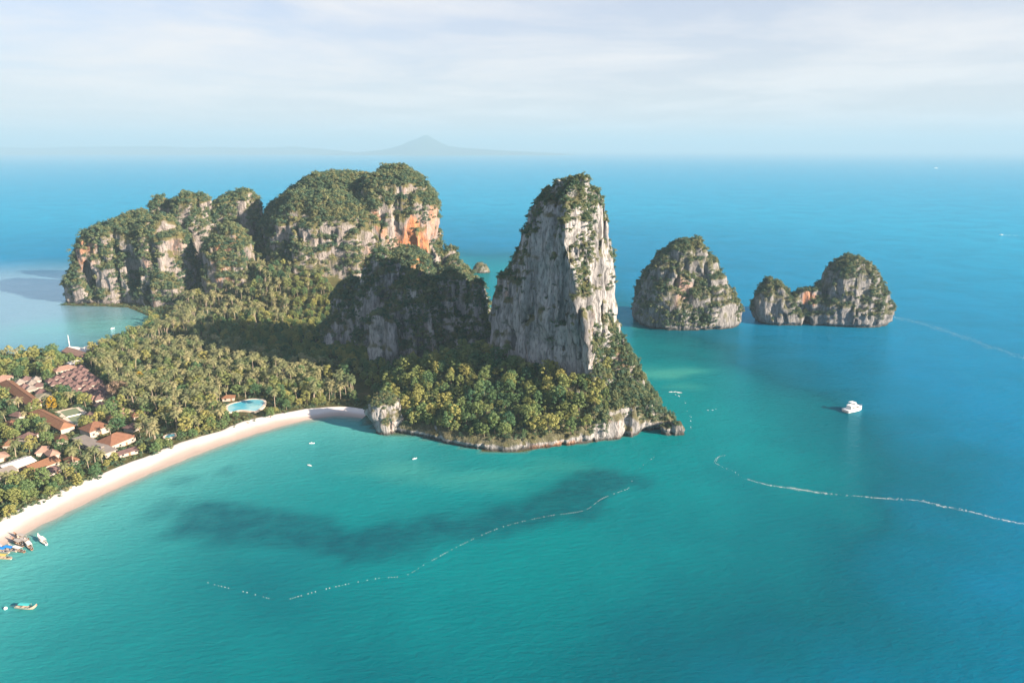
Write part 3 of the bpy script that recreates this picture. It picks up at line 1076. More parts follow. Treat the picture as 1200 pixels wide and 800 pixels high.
_, v_, q_ = make_rock('rock_face', lob, 2.3, big=(8, 40, 65), flute=(8, 18, 70), notch=1.5, mat='rock_red', parent=bluff, fine=1.2, holes=[(*U(154, 320, 905), 14, 26, 30), (*U(102, 325, 915), 9, 24, 22), (*U(226, 320, 895), 11, 45, 38), (*U(172, 345, 893), 8, 16, 14)])
hp, hn = rock_points(v_, q_, 0.085, scrub_accept(0.02, 0.46, 0.75, 24, 0.10))
scatter('scrub', 'bush', hp - hn * 1.0, rng.uniform(2.0, 3.9, len(hp)), bluff)

# ===== the two islets
isl = thing('rock_islet', 'rounded single-domed limestone islet with bright bushes at its waterline', 'islet')
lob = [sil(818, [(282, 798, 818), (288, 786, 824), (299, 772, 832), (318, 760, 842), (336, 752, 854), (350, 747, 864), (372, 742, 867), (392, 742, 866)], 0.72, p=2.6)]
_, v_, q_ = make_rock('rock_face', lob, 1.6, big=(5, 30, 50), flute=(4.5, 11, 45), notch=2.8, mat='rock_grey', parent=isl)


def isl_accept(P, n):
    g = fbm(P, (14, 14, 18), 3)
    q = proj(P)
    a = sstep(0.2, 0.6, n[:, 2] + (g - 0.5) * 1.6)
    e = np.hypot((q[:, 0] - 806) / 34, (q[:, 1] - 380) / 19)
    a = np.maximum(a, sstep(1.15, 0.8, e + (g - 0.5) * 0.6) * (n[:, 1] < 0.3))
    return a * sstep(3.5, 6, P[:, 2])


hp, hn = rock_points(v_, q_, 0.13, isl_accept)
scatter('scrub', 'bush', hp - hn * 0.6, rng.uniform(1.3, 2.8, len(hp)), isl)

isl = thing('rock_islet', 'low limestone islet with two humps, a saddle and a sea cave', 'islet')
lob = [sil(820, [(301, 988, 1006), (308, 977, 1017), (322, 968, 1026), (338, 960, 1036), (353, 952, 1042), (372, 948, 1041), (391, 948, 1036)], 0.75, p=2.6),
       sil(818, [(327, 899, 907), (336, 892, 918), (350, 884, 928), (365, 883, 936), (391, 889, 940)], 0.85),
       sil(812, [(340, 940, 962), (350, 918, 970), (365, 905, 980), (391, 900, 985)], 0.42, p=3.2)]
cv = U(952, 386, 782)
_, v_, q_ = make_rock('rock_face', lob, 1.6, big=(4, 26, 45), flute=(4.5, 10, 40), notch=2.6, mat='rock_grey', parent=isl, holes=[(cv[0], 800, 2.0, 5.5, 24, 9)])
hp, hn = rock_points(v_, q_, 0.13, scrub_accept(0.15, 0.6, 0.55, 15, 0.0, 7))
scatter('scrub', 'bush', hp - hn * 0.6, rng.uniform(1.2, 2.6, len(hp)), isl)

# ===== smaller rocks
rk = thing('boulder', 'pale mushroom-shaped boulder with a bush cap at the end of the beach', 'boulder')
lob = [sil(486, [(463, 442, 458), (470, 434, 468), (482, 430, 474), (492, 436, 475), (498, 448, 472), (504, 448, 466)], 0.9, bottom=11),
       sil(478, [(488, 444, 456), (496, 438, 462), (508, 438, 462), (517, 440, 460)], 0.9)]
_, v_, q_ = make_rock('rock_face', lob, 0.9, big=(2, 10, 16), flute=(2.2, 5, 14), notch=1.0, mat='rock', parent=rk, fine=0.6, mid=1.5, pad=5)
hp, hn = rock_points(v_, q_, 0.30, scrub_accept(0.35, 0.75, 0.2, 9, 0.0, 3))
scatter('scrub', 'bush', hp - hn * 0.4, rng.uniform(0.8, 1.7, len(hp)), rk)


def small_rock(label, Y, profs, h, mat='rock_grey', bushy=0.25, cat='rock'):
    r_ = thing('sea_rock', label, cat)
    _, v, q = make_rock('rock_face', [sil(Y, pr, 0.85) for pr in profs], h, big=(1.2, 8, 10), flute=(1.4, 4, 8), notch=0.9, mat=mat, parent=r_, fine=0.5, mid=0.8, pad=4)
    if bushy:
        a, b = rock_points(v, q, bushy, scrub_accept(0.45, 0.8, 0.0, 6, 0, 2.5))
        if len(a):
            scatter('scrub', 'bush', a - b * 0.3, rng.uniform(0.7, 1.5, len(a)), r_)


small_rock('bush-topped rock at the foot of the tall tower, farthest out to sea', 474, [[(497, 790, 797), (503, 785, 803), (513, 783, 805)], [(501, 776, 784), (507, 773, 790), (515, 772, 794)]], 0.7)
small_rock('small bare knob of rock between the tower and its outermost rock', 472, [[(506, 764, 768), (511, 761, 771), (518, 761, 771)]], 0.6, bushy=0)
small_rock('flat lone rock in open water behind the shaded ridge', 1170, [[(308, 559, 565), (312, 555, 571), (318, 552, 575), (323, 551, 576)]], 1.3, 'rock_grey', 0.03)
small_rock('dark little stack of rock in the channel between the two islets', 800, [[(381, 878.5, 880), (385, 877.5, 882), (389, 877.5, 882)]], 0.6, bushy=0)
small_rock('tiny dark rock beside the stack in the islet channel', 800, [[(385, 884, 886), (389, 883, 887)]], 0.5, bushy=0)

# ===== hazy land on the horizon
far_m = plain('far_forest', (0.05, 0.07, 0.04), 0.9, 0.1)


def far_land(label, Y, prof, depth):
    n = len(prof)
    v, f = [], []
    for px, py in prof:
        a = U(px, py, Y)
        base = a[0]
        v += [(base, Y - depth, -2), (base, Y - depth * 0.35, a[2] * 0.55), (base, Y, max(a[2], -1)), (base, Y + depth * 0.4, a[2] * 0.5), (base, Y + depth, -2)]
    for i in range(n - 1):
        for k in range(4):
            f.append((i * 5 + k, (i + 1) * 5 + k, (i + 1) * 5 + k + 1, i * 5 + k + 1))
    prop(link('far_island', mesh_from('far_island', v, f, far_m, True)), label, None, None, 'structure')


pk = [(380, 182), (400, 180), (430, 177.5), (445, 176), (458, 173.5), (470, 170), (480, 165.5), (490, 162), (497, 158.5), (502, 159), (508, 162.5), (516, 167), (525, 171), (540, 173), (560, 174.5), (590, 176.5), (640, 179), (680, 181.5)]
far_land('faint blue peaked island on the horizon', 26000, pk, 2500)
pk = [(x, 180.5 - 8.5 * min(1, max(0, (x + 420) / 500)) * min(1, (450 - x) / 110) - 4.0 * min(1, (450 - x) / 110) * (fbm(np.array([[x, 0.0, 0.0]]), 60, 3)[0] - 0.5)) for x in range(-400, 451, 10)]
far_land('long low coast fading into haze along the horizon', 29000, pk, 2500)

# ------------------------------------------------------------------ trees
def trunk_mesh(name, h, r, mat, lean=0.0, limbs=0, rg=rg):
    m = MB()
    pts = [(lean * (k / 5) ** 1.6, 0.12 * h * 0.04 * math.sin(k), h * k / 5) for k in range(6)]
    pts[0] = (0, 0, -2.5)
    m.tube(pts, [r * (1.25 - 0.6 * k / 5) for k in range(6)], 6)
    for i in range(limbs):
        a = 2 * math.pi * i / limbs + rg.uniform(-0.4, 0.4)
        s = np.array(pts[4]) * (0.75 + 0.08 * i)
        e = s + np.array([math.cos(a), math.sin(a), 0.9]) * h * 0.33
        m.tube([s, (s + e) / 2 + (0, 0, 0.25), e], [r * 0.5, r * 0.36, r * 0.16], 4)
    return m.mesh(name, mat, True)


BROAD = []
for n_, rad_, h0_, h1_, cr_, per_ in ((18, 4.3, 3.6, 11.0, 1.75, 60), (24, 5.4, 4.0, 10.0, 1.5, 50), (13, 3.0, 3.2, 13.0, 1.6, 62), (10, 3.6, 4.5, 9.5, 1.9, 64), (28, 4.8, 3.0, 12.5, 1.25, 46), (15, 3.9, 3.0, 8.5, 2.1, 70), (20, 5.0, 4.6, 12.0, 1.35, 40)):
    BROAD.append((trunk_mesh('trunk', h0_ + 2.6, 0.32, M['bark'], 0.4, 4), crown_mesh('crown', M['leaf'], rg, n_, rad_, h0_, h1_, cr_, per_, 0.42)))


def palm_crown(top, rg, n=17, ln=4.4):
    v, f = [], []
    for i in range(n):
        az = i * 2.399 + rg.uniform(-0.2, 0.2)
        el = R(62) - R(92) * (i / (n - 1)) + rg.uniform(-0.12, 0.12)
        L = ln * rg.uniform(0.85, 1.1)
        d = np.array([math.cos(az), math.sin(az), 0])
        side = np.array([-math.sin(az), math.cos(az), 0])
        pth, e, seg = np.array(top, float), el, 6
        spine = [pth.copy()]
        for k in range(seg):
            pth = pth + (d * math.cos(e) + np.array([0, 0, math.sin(e)])) * L / seg
            e -= R(17)
            spine.append(pth.copy())
        for sgn in (-1, 1):
            for k in range(seg):
                w0, w1 = (0.25, 0.62, 0.8, 0.8, 0.66, 0.42, 0.08)[k], (0.25, 0.62, 0.8, 0.8, 0.66, 0.42, 0.08)[k + 1]
                for j in range(2):                       # leaflets with gaps between them
                    a = spine[k] * (1 - j * 0.5) + spine[k + 1] * j * 0.5
                    b = spine[k] * (0.62 - j * 0.5) + spine[k + 1] * (0.38 + j * 0.5)
                    w = w0 + (w1 - w0) * j * 0.5
                    fw = (spine[k + 1] - spine[k]) * 0.35
                    tip = side * sgn * w - np.array([0, 0, 0.5 * w]) + fw
                    o = len(v)
                    v += [a, b, b + tip, a + tip * 0.96]
                    f.append((o, o + 1, o + 2, o + 3))
    return mesh_from('crown', v, f, M['palm'])


PALM = []
for i in range(5):
    h = (9.5, 11, 12.5, 10.5, 13.5)[i]
    ln = (0.5, -0.9, 1.2, -0.3, 0.8)[i]
    PALM.append((trunk_mesh('trunk', h, 0.19, M['palm_bark'], ln), palm_crown((ln, 0, h), rg)))


def joined(name, pair):
    """one mesh of trunk and crown, for trees too far off to tell apart"""
    a, b = pair
    me = bpy.data.meshes.new(name)
    va, vb = [tuple(k.co) for k in a.vertices], [tuple(k.co) for k in b.vertices]
    fa, fb = [tuple(k.vertices) for k in a.polygons], [tuple(i + len(va) for i in k.vertices) for k in b.polygons]
    me.from_pydata(va + vb, [], fa + fb)
    me.materials.append(a.materials[0])
    me.materials.append(b.materials[0])
    me.polygons.foreach_set('material_index', np.array([0] * len(fa) + [1] * len(fb), np.int32))
    me.update()
    return me


source_collection('palm', [joined('palm', p_) for p_ in PALM])
source_collection('broad', [joined('broad', p_) for p_ in BROAD])


def tree(name, pair, loc, rz, sc, label, group=None, cat='tree'):
    o = thing(name, label, cat, loc, rz, group, sc)
    link('trunk', pair[0], o)
    link('crown', pair[1], o)
    return o


def spread(poly_px, step, jit=0.42):
    P = np.array([G(a, b)[:2] for a, b in poly_px])
    lo, hi = P.min(0), P.max(0)
    a, b = np.meshgrid(np.arange(lo[0], hi[0], step), np.arange(lo[1], hi[1], step * 0.92), indexing='ij')
    b = b + (np.arange(a.shape[0])[:, None] % 2) * step * 0.46
    q = np.stack([a.ravel(), b.ravel()], 1) + rng.uniform(-jit, jit, (a.size, 2)) * step
    return q[poly_sd(P, q[:, 0], q[:, 1]) > 0]


KEEP_OUT = []      # (centre x, y, half length, half width, angle)


def clear_of(P, pad=1.5, shifts=(0, 5, 10)):
    ok = np.ones(len(P), bool)
    dirs = P / np.linalg.norm(P, axis=1)[:, None]
    for (cx, cy, a, b, r_), sh in [(k, s_) for k in KEEP_OUT for s_ in shifts]:
        dx, dy = P[:, 0] + dirs[:, 0] * sh - cx, P[:, 1] + dirs[:, 1] * sh - cy
        u, w = dx * math.cos(r_) + dy * math.sin(r_), -dx * math.sin(r_) + dy * math.cos(r_)
        ok &= ~((np.abs(u) < a + pad) & (np.abs(w) < b + pad))
    return ok


# ------------------------------------------------------------------ buildings of the resort
def house(name, label, cat, c, L, W, rz, wall_h, roof_h, roof, wall='white_wall', kind='hip', over=0.9, group=None, openings=True, floor_z=None):
    z = ground_h(c[0], c[1])[0] if floor_z is None else floor_z
    o = thing(name, label, cat, (c[0], c[1], z), rz, group)
    MB().box((0, 0, wall_h / 2 - 0.5), (L, W, wall_h + 1)).part('wall', M[wall], o)
    a, b, z0 = L / 2 + over, W / 2 + over, wall_h + 0.02
    if kind == 'flat':
        r_ = MB().box((0, 0, z0 + roof_h / 2), (2 * a, 2 * b, roof_h)).part('roof', M[roof], o)
        MB().box((L * 0.2, 0, z0 + roof_h + 0.5), (L * 0.14, W * 0.3, 1.0)).part('roof_hatch', M[roof], r_)
    else:
        k = max(0.0, a - b) if kind == 'hip' else a
        zt = z0 + roof_h
        th = 0.16
        v = [(-a, -b, z0), (a, -b, z0), (a, b, z0), (-a, b, z0), (-k, 0, zt), (k, 0, zt)]
        v += [(x, y, q - th) for x, y, q in v[:4]]
        f = [(0, 1, 5, 4), (2, 3, 4, 5), (1, 2, 5), (3, 0, 4), (0, 6, 7, 1), (1, 7, 8, 2), (2, 8, 9, 3), (3, 9, 6, 0), (6, 9, 8, 7)]
        r_ = link('roof', mesh_from('roof', v, f, M[roof]), o)
        if k > 0.6:
            MB().tube([(-k, 0, zt + 0.03), (k, 0, zt + 0.03)], 0.16, 5).part('ridge_cap', M[roof], r_)
    if openings:
        n = max(2, int(L / 4))
        for sd_ in (-1, 1):
            for i in range(n):
                x = -L / 2 + L * (i + 0.5) / n
                if i == n // 2 and sd_ < 0:
                    MB().box((x, sd_ * (W / 2 + 0.01), 1.05), (1.3, 0.12, 2.1)).part('door', M['brown_wall'], o)
                else:
                    MB().box((x, sd_ * (W / 2 + 0.01), 1.7), (1.5, 0.12, 1.2)).part('window', M['glass'], o)
    KEEP_OUT.append((c[0], c[1], L / 2, W / 2, rz))
    return o


def span(p0, p1, z=4.0):
    a, b = G(*p0, z), G(*p1, z)
    return (a + b) / 2, float(np.hypot(*(b - a)[:2])), math.atan2(b[1] - a[1], b[0] - a[0])


BIG = [
    ('long terracotta-roofed block slanting between the palms, the longer of two in line', (7, 451), (42, 477), 9, 3.5, 3.0, 'roof_orange', 'hip'),
    ('terracotta-roofed block in line with the longer one, nearer the beach', (43, 487), (80, 506), 9, 3.5, 3.0, 'roof_orange', 'hip'),
    ('faded pink roof at the inland end of the long terracotta block', (-6, 452), (9, 444), 10, 3.2, 2.6, 'roof_pink', 'hip'),
    ('small greyish pink roof half hidden among palms below the terracotta blocks', (27, 517), (40, 511), 8, 3.0, 2.4, 'roof_mauve', 'hip'),
    ('broad white sheet roof beside the beach trees', (4, 552), (36, 541), 12, 3.2, 1.4, 'roof_white', 'gable'),
    ('grey sheet roof below the white sheet roof', (-8, 560), (14, 552), 11, 3.0, 1.6, 'roof_grey', 'gable'),
    ('brown roof just inland of the white sheet roof', (-10, 541), (8, 536), 9, 3.0, 2.4, 'roof_pink', 'hip'),
    ('orange gabled roof beside the broad white sheet roof', (34, 553), (64, 541), 10, 3.2, 2.6, 'roof_orange', 'gable'),
    ('dark mauve low roof in front of the orange gabled roof', (50, 556), (68, 549), 7, 2.6, 1.8, 'roof_mauve', 'hip'),
    ('square brown hipped roof with white gable wall, second row from the beach', (100, 510), (124, 502), 13, 4.5, 4.0, 'roof_brown', 'hip'),
    ('large brown hipped restaurant roof right behind the beach', (121, 524), (150, 512), 15, 4.0, 4.4, 'roof_brown', 'hip'),
    ('long pale flat roof running towards the beach beside the brown hipped roofs', (93, 516), (130, 533), 7, 4.0, 0.5, 'roof_grey', 'flat'),
    ('low mauve veranda roof on the sand edge before the brown restaurant', (138, 533), (161, 526), 6, 2.6, 1.0, 'roof_mauve', 'gable'),
    ('salmon roof among trees behind the small pool', (140, 488), (152, 483), 8, 3.0, 2.4, 'roof_pink', 'hip'),
    ('mauve roof among palms between the restaurant and small pool', (150, 505), (161, 500), 8, 3.0, 2.4, 'roof_mauve', 'hip'),
    ('pale pink broad roof at the lagoon shore', (92, 413), (114, 405), 14, 4.0, 2.6, 'roof_white', 'hip'),
    ('salmon gabled roof at the lagoon shore in front of the pale one', (80, 412), (101, 419), 10, 4.0, 3.0, 'roof_pink', 'gable'),
    ('white annexe beside the salmon gabled roof', (82, 408), (93, 409), 7, 4.0, 1.6, 'roof_white', 'gable'),
    ('whitish low roof inland of the salmon gabled roof', (80, 428), (95, 424), 8, 3.0, 1.6, 'roof_white', 'gable'),
    ('grey-green flat-hipped roof beside a yellowish tree', (44, 468), (60, 465), 13, 3.2, 1.6, 'roof_olive', 'hip'),
    ('terracotta roof edging the inland side of the bungalow rows', (64, 437), (88, 432), 9, 3.2, 2.6, 'roof_pink', 'hip'),
]
for lb, p0, p1, W, wh, rh, rm, kd in BIG:
    c, L, rz = span(p0, p1)
    house('building', lb, 'building', c, max(L, 6), W, rz, wh, rh, M and rm, 'white_wall', kd)

# the rows of mauve bungalows
ax0, ax1 = np.array(G(94, 433, 4)[:2]), np.array(G(128, 459, 4)[:2])      # direction of a row
bx1 = np.array(G(60, 449, 4)[:2])
ang = math.atan2(*(ax1 - ax0)[::-1])
for i in range(7):
    for j in range(9):
        c = ax0 + (ax1 - ax0) * (j / 7.4) + (bx1 - ax0) * (i / 5.0) * (1 - 0.12 * j / 7)
        q = proj((c[0], c[1], 4))[0]
        if q[1] > 456 + (q[0] - 70) * 0.35 and q[0] < 112:
            continue
        house('bungalow', 'mauve-roofed bungalow in the tight rows inland of the palms', 'bungalow', c + rng.uniform(-1.3, 1.3, 2), 6.3, 5.6, ang + rng.uniform(-0.16, 0.16), 2.6 + 0.7 * rng.random(), 2.5, 'roof_mauve', 'white_wall', 'hip', 0.7, 'mauve bungalows in rows', False)
for k, (a, b) in enumerate(((24, 450), (31, 447), (38, 451), (29, 456), (37, 458), (45, 455), (43, 447), (48, 462))):
    c = G(a, b, 4)
    house('bungalow', 'greyish pink bungalow in the loose cluster beside the long terracotta block', 'bungalow', c, 8.0, 6.5, ang + rng.uniform(-0.3, 0.3), 3.0, 2.8, 'roof_mauve' if k % 2 else 'roof_grey', 'white_wall', 'hip', 0.7, 'pinkish bungalows in a loose cluster', False)

for k, (a, b) in enumerate(((14, 500), (22, 489), (50, 530), (12, 523), (72, 517), (106, 490), (119, 478), (131, 493), (158, 489), (20, 470), (62, 533), (84, 540), (-12, 520), (-10, 480), (110, 470), (134, 474))):
    c = G(a, b, 4)
    house('cottage', 'small weathered cottage roof half hidden by trees between the larger resort buildings', 'cottage', c, 7.5 + 2 * rng.random(), 6.0, ang + rng.uniform(-0.5, 0.5), 2.8, 2.4, ('roof_brown', 'roof_mauve', 'roof_pink', 'roof_orange')[k % 4], 'white_wall', 'hip', 0.8, 'scattered resort cottages', False)

# mast by the lagoon
c = G(82, 408)
o = thing('mast', 'slender white mast standing by the lagoon shore', 'mast', (c[0], c[1], 1.5))
MB().tube([(0, 0, -1), (0, 0, 6), (0.1, 0, 12)], [0.40, 0.32, 0.14], 8).part('pole', M['hull_white'], o, True)
MB().tube([(0.1, 0, 11.8), (0.1, 0, 12.9)], [0.3, 0.04], 8).part('cap', M['hull_white'], o, True)
MB().box((0, 0, -0.2), (2.0, 2.0, 1.6), 0.7).part('plinth', M['white_wall'], o)

# court and pools
c, L, rz = span((80, 482), (98, 497), 3)
o = prop(link('sports_court', None), 'green sports court with pale border among the trees', 'court')
o.location, o.rotation_euler = (c[0], c[1], ground_h(c[0], c[1])[0] + 0.25), (0, 0, rz)
MB().box((0, 0, 0), (L + 5, 17, 0.5)).part('border', M['paving'], o)
MB().box((0, 0, 0.262), (L - 1, 11, 0.02)).part('playing_surface', M['court'], o)
for s in (-1, 1):
    MB().tube([(0, s * 5.8, 0.2), (0, s * 5.8, 1.4)], 0.06, 6).part('net_post', M['metal'], o)
MB().box((0, 0, 0.72), (0.05, 11.5, 0.8)).part('net', M['cloth_white'], o)
KEEP_OUT.append((c[0], c[1], L / 2, 7, rz))


def pool(label, outline_px, z, deck=2.2):
    P = np.array([G(a, b, z)[:2] for a, b in outline_px])
    c = P.mean(0)
    n = 40
    # smooth closed outline
    tt = np.linspace(0, len(P), n, endpoint=False)
    i = tt.astype(int)
    fr = (tt - i)[:, None]
    K = len(P)
    p0, p1, p2, p3 = P[(i - 1) % K], P[i % K], P[(i + 1) % K], P[(i + 2) % K]
    S = 0.5 * (2 * p1 + (p2 - p0) * fr + (2 * p0 - 5 * p1 + 4 * p2 - p3) * fr ** 2 + (3 * p1 - p0 - 3 * p2 + p3) * fr ** 3) - c
    o = thing('swimming_pool', label, 'pool', (c[0], c[1], z))
    nrm_ = S / np.linalg.norm(S, axis=1)[:, None]
    prop(o)
    W = [(x, y, 0.0) for x, y in S]
    link('water', mesh_from('water', W, [tuple(range(n))], M['pool']), o)
    A, B = S, S + nrm_ * deck
    v = [(x, y, 0.12) for x, y in A] + [(x, y, 0.12) for x, y in B] + [(x, y, -2.0) for x, y in A] + [(x, y, -2.0) for x, y in B]
    f = []
    for k in range(n):
        k2 = (k + 1) % n
        f += [(k, k2, n + k2, n + k), (n + k, n + k2, 3 * n + k2, 3 * n + k), (k2, k, 2 * n + k, 2 * n + k2)]
    link('deck', mesh_from('deck', v, f, M['paving']), o)
    KEEP_OUT.append((c[0], c[1], np.abs(S[:, 0]).max() + deck, np.abs(S[:, 1]).max() + deck, 0))
    return o


pool('large free-form turquoise pool behind the middle of the beach', [(268, 475), (280, 471), (294, 468), (308, 469), (308, 475), (300, 481), (292, 481), (282, 480), (269, 482)], 3.3, 2.0)
pool('small blue pool near the restaurant end of the beach', [(193, 511.5), (197, 509), (204, 508), (204, 510.5), (196, 513)], 3.0, 1.2)
c = G(268, 468, 3.4)
house('building', 'low orange poolside bar beside the large pool', 'building', c, 9, 5, 0.3, 2.8, 1.6, 'roof_orange', 'white_wall', 'hip')

# ------------------------------------------------------------------ planting
grove = [(128, 404), (150, 395), (178, 381), (178, 371), (200, 368), (225, 362), (300, 357), (345, 362), (335, 386), (262, 385), (236, 396), (262, 410), (330, 430), (405, 449), (420, 474), (395, 479), (350, 485), (312, 494), (262, 507), (215, 519), (170, 534), (152, 500), (140, 470), (132, 452), (118, 432)]
gp = spread(grove, 6.2, 0.6)
gp = gp[fbm(np.column_stack([gp, 0 * gp[:, 0]]), 26, 2) > rng.uniform(0.15, 0.42, len(gp))]
shade = [(262, 385), (335, 386), (350, 362), (372, 358), (405, 372), (425, 400), (432, 445), (405, 449), (330, 430), (262, 410), (236, 396)]
shp = np.concatenate([spread(shade, 8.0), np.array([(x_, y_) for x_ in np.arange(-190, 20, 7.0) for y_ in np.arange(520, 720, 7.0)]) + rng.uniform(-2.5, 2.5, (30 * 29, 2))])
shp = shp[(poly_sd([(-190, 720), (-175, 640), (-120, 560), (-95, 520), (-60, 540), (10, 600), (10, 700)], shp[:, 0], shp[:, 1]) > 0) | (shp[:, 1] > 720) | (shp[:, 0] < -175)]
village = [(-60, 430), (0, 421), (70, 420), (128, 404), (140, 470), (170, 534), (120, 562), (70, 590), (20, 617), (-60, 660), (-220, 740), (-330, 700), (-200, 500)]
vp = spread(village, 7.6)
lag = spread([(100, 410), (128, 402), (150, 393), (176, 381), (178, 371), (185, 378), (160, 396), (130, 412)], 6.5)
edge = []
bl = np.array(BEACH)
for a, b in zip(bl[2:-1], bl[3:]):
    n = int(np.hypot(*(b - a)) / 5.0)
    nr = np.array([-(b - a)[1], (b - a)[0]]) / np.hypot(*(b - a))
    for k in range(n):
        edge.append(a + (b - a) * k / n + nr * rng.uniform(22, 31))
edge = np.array(edge)
dl = lambda P: poly_sd(LAND, P[:, 0], P[:, 1])
gp, shp, vp, edge, lag = (P[clear_of(P, pd_) & (dl(P) > mn)] for P, pd_, mn in ((gp, 2.0, 28), (shp, 2, 8), (vp, 2.6, 29), (edge, 1.0, 20), (lag, 2.0, 2)))

ug = np.concatenate([spread(grove, 5.0), spread(village, 4.6), spread(shade, 6.0), lag, edge - 1.0, edge + rng.uniform(-3, 3, edge.shape),
                     spread([(70, 361), (110, 363), (150, 365), (178, 372), (215, 364), (320, 358), (320, 350), (215, 352), (160, 358), (70, 357)], 5.0)])
ug = ug[clear_of(ug, 0.6, (0, 3)) & (dl(ug) > np.where(line_d(BEACH, ug[:, 0], ug[:, 1]) < 60, 20.5, 0.8))]
ugp = np.column_stack([ug, ground_h(ug[:, 0], ug[:, 1]) - 0.3])
prop(scatter('undergrowth', 'bush', ugp, rng.uniform(0.9, 2.0, len(ugp)), None, 0.2), 'bushy undergrowth filling the ground below the trees', None, None, 'stuff')

# apron trees stand on the tower's wooded foot
ap, an = rock_points(tv, tq, 0.05, lambda P, n: (n[:, 2] > 0.35) * (P[:, 2] > 7) * (P[:, 2] < 40) * (P[:, 1] < 575) * (proj(P)[:, 0] < 712))
keep = []
for p_ in ap:
    if all((p_[0] - k[0]) ** 2 + (p_[1] - k[1]) ** 2 > 4.3 ** 2 for k in keep):
        keep.append(p_)
ap = np.array(keep)


def h3(P):
    return np.column_stack([P, ground_h(P[:, 0], P[:, 1])])


palms, broads = [], []
for P, pal, lab_p, lab_b, grp, s0, s1 in (
        (gp, 0.80, 'coconut palm in the dense grove behind the beach', 'leafy broad-crowned tree standing in the palm grove', 'grove', 0.62, 1.22),
        (vp, 0.30, 'coconut palm growing between the resort roofs', 'leafy broad-crowned tree growing between the resort roofs', 'village', 0.7, 1.15),
        (shp, 0.06, 'palm in the shaded hollow below the ridge', 'dark tree in the shaded hollow below the ridge', 'hollow', 0.6, 0.95),
        (lag, 0.25, 'palm at the lagoon shore', 'bushy tree at the lagoon shore', 'lagoon', 0.6, 0.9)):
    nz_ = fbm(np.column_stack([P, 0 * P[:, 0]]), 34, 2)
    for q, g_ in zip(h3(P), nz_):
        (palms if rng.random() < pal + (g_ - 0.5) * 0.8 else broads).append((q, rng.uniform(s0, s1), grp, lab_p, lab_b))
for q in h3(edge):
    broads.append((q - (0, 0, 0.8), rng.uniform(0.5, 0.85), 'edge', '', 'low leafy tree in the green fringe along the sand'))
for q in ap:
    broads.append((q - (0, 0, 1.0), rng.choice([0.45, 0.6, 0.75, 0.9, 1.2]) * rng.uniform(0.85, 1.15), 'apron', '', 'leafy tree on the wooded foot of the tall tower'))

for lst, kind, name in ((palms, 'palm', 'palm_tree'), (broads, 'broad', 'leafy_tree')):
    # the trees that show largest stand alone; the rest merge into one canopy
    def dist(it):
        q = proj(it[0])[0]
        off = max(0, -q[0], q[0] - 1200, q[1] - 800)
        return q[2] / it[1] + (1e5 if off > 6 else 0) + (250 if it[2] == 'hollow' else 0)
    lst.sort(key=dist)
    pairs = PALM if kind == 'palm' else BROAD
    for q, s, grp, lp, lb in lst[:296]:
        tree(name, pairs[rng.integers(len(pairs))], q, rng.uniform(0, 6.28), s, lp if kind == 'palm' else lb, '%ss of the %s' % (name.replace('_', ' '), {'grove': 'grove', 'village': 'resort', 'hollow': 'hollow', 'lagoon': 'lagoon shore', 'edge': 'beach fringe', 'apron': 'tower foot'}[grp]))
    rest = lst[296:]
    o = scatter('palm_forest' if kind == 'palm' else 'leafy_forest', kind, [r_[0] for r_ in rest], [r_[1] for r_ in rest], None, 0.04)
    prop(o, 'mass of palms stretching inland to the cliffs' if kind == 'palm' else 'mass of dark leafy forest inland and in the shaded hollow', 'forest', None, 'stuff')
print('palms', len(palms), 'broad', len(broads), 'apron', len(ap))


def special(name, px, py, sc, label, mat, cat='tree', variant=0):
    c = G(px, py, 3)
    z = ground_h(c[0], c[1])[0]
    cr = BROAD[variant][1].copy()
    cr.materials.clear()
    cr.materials.append(M[mat])
    tree(name, (BROAD[variant][0], cr), (c[0], c[1], z), 0.7, sc, label, None, cat)


special('leafless_tree', 141, 470, 1.55, 'large bare pinkish tree behind the bungalow rows', 'dry_leaf', variant=1)
special('golden_tree', 166, 452, 0.95, 'bright yellow-leaved tree at the edge of the palm grove, the nearer of two', 'gold_leaf', variant=2)
special('golden_tree', 179, 446, 0.9, 'bright yellow-leaved tree deeper in the palm grove, the farther of two', 'gold_leaf', variant=3)
special('golden_tree', 62, 482, 0.9, 'yellowish tree beside the grey-green roof', 'gold_leaf', variant=4)
special('large_tree', 40, 424, 1.35, 'big round-crowned tree at the lagoon shore, the olive one', 'leaf', variant=0)
special('large_tree', 63, 422, 1.3, 'big round-crowned tree at the lagoon shore, nearer the mast', 'leaf', variant=5)
special('pool_side_tree', 276, 489, 0.62, 'small leafy tree on the sand side of the large pool', 'leaf', variant=5)
special('pool_side_tree', 317, 487, 0.75, 'yellow-green tree at the end of the large pool nearest the rocks', 'leaf', variant=0)
special('pool_side_tree', 262, 489, 0.8, 'leafy tree at the bar end of the large pool', 'leaf', variant=4)
c = G(325, 452, 5)
tree('palm_tree', PALM[4], (c[0], c[1], ground_h(c[0], c[1])[0]), 0.3, 1.35, 'tallest lone palm standing out against the shaded hollow', None, 'tree')

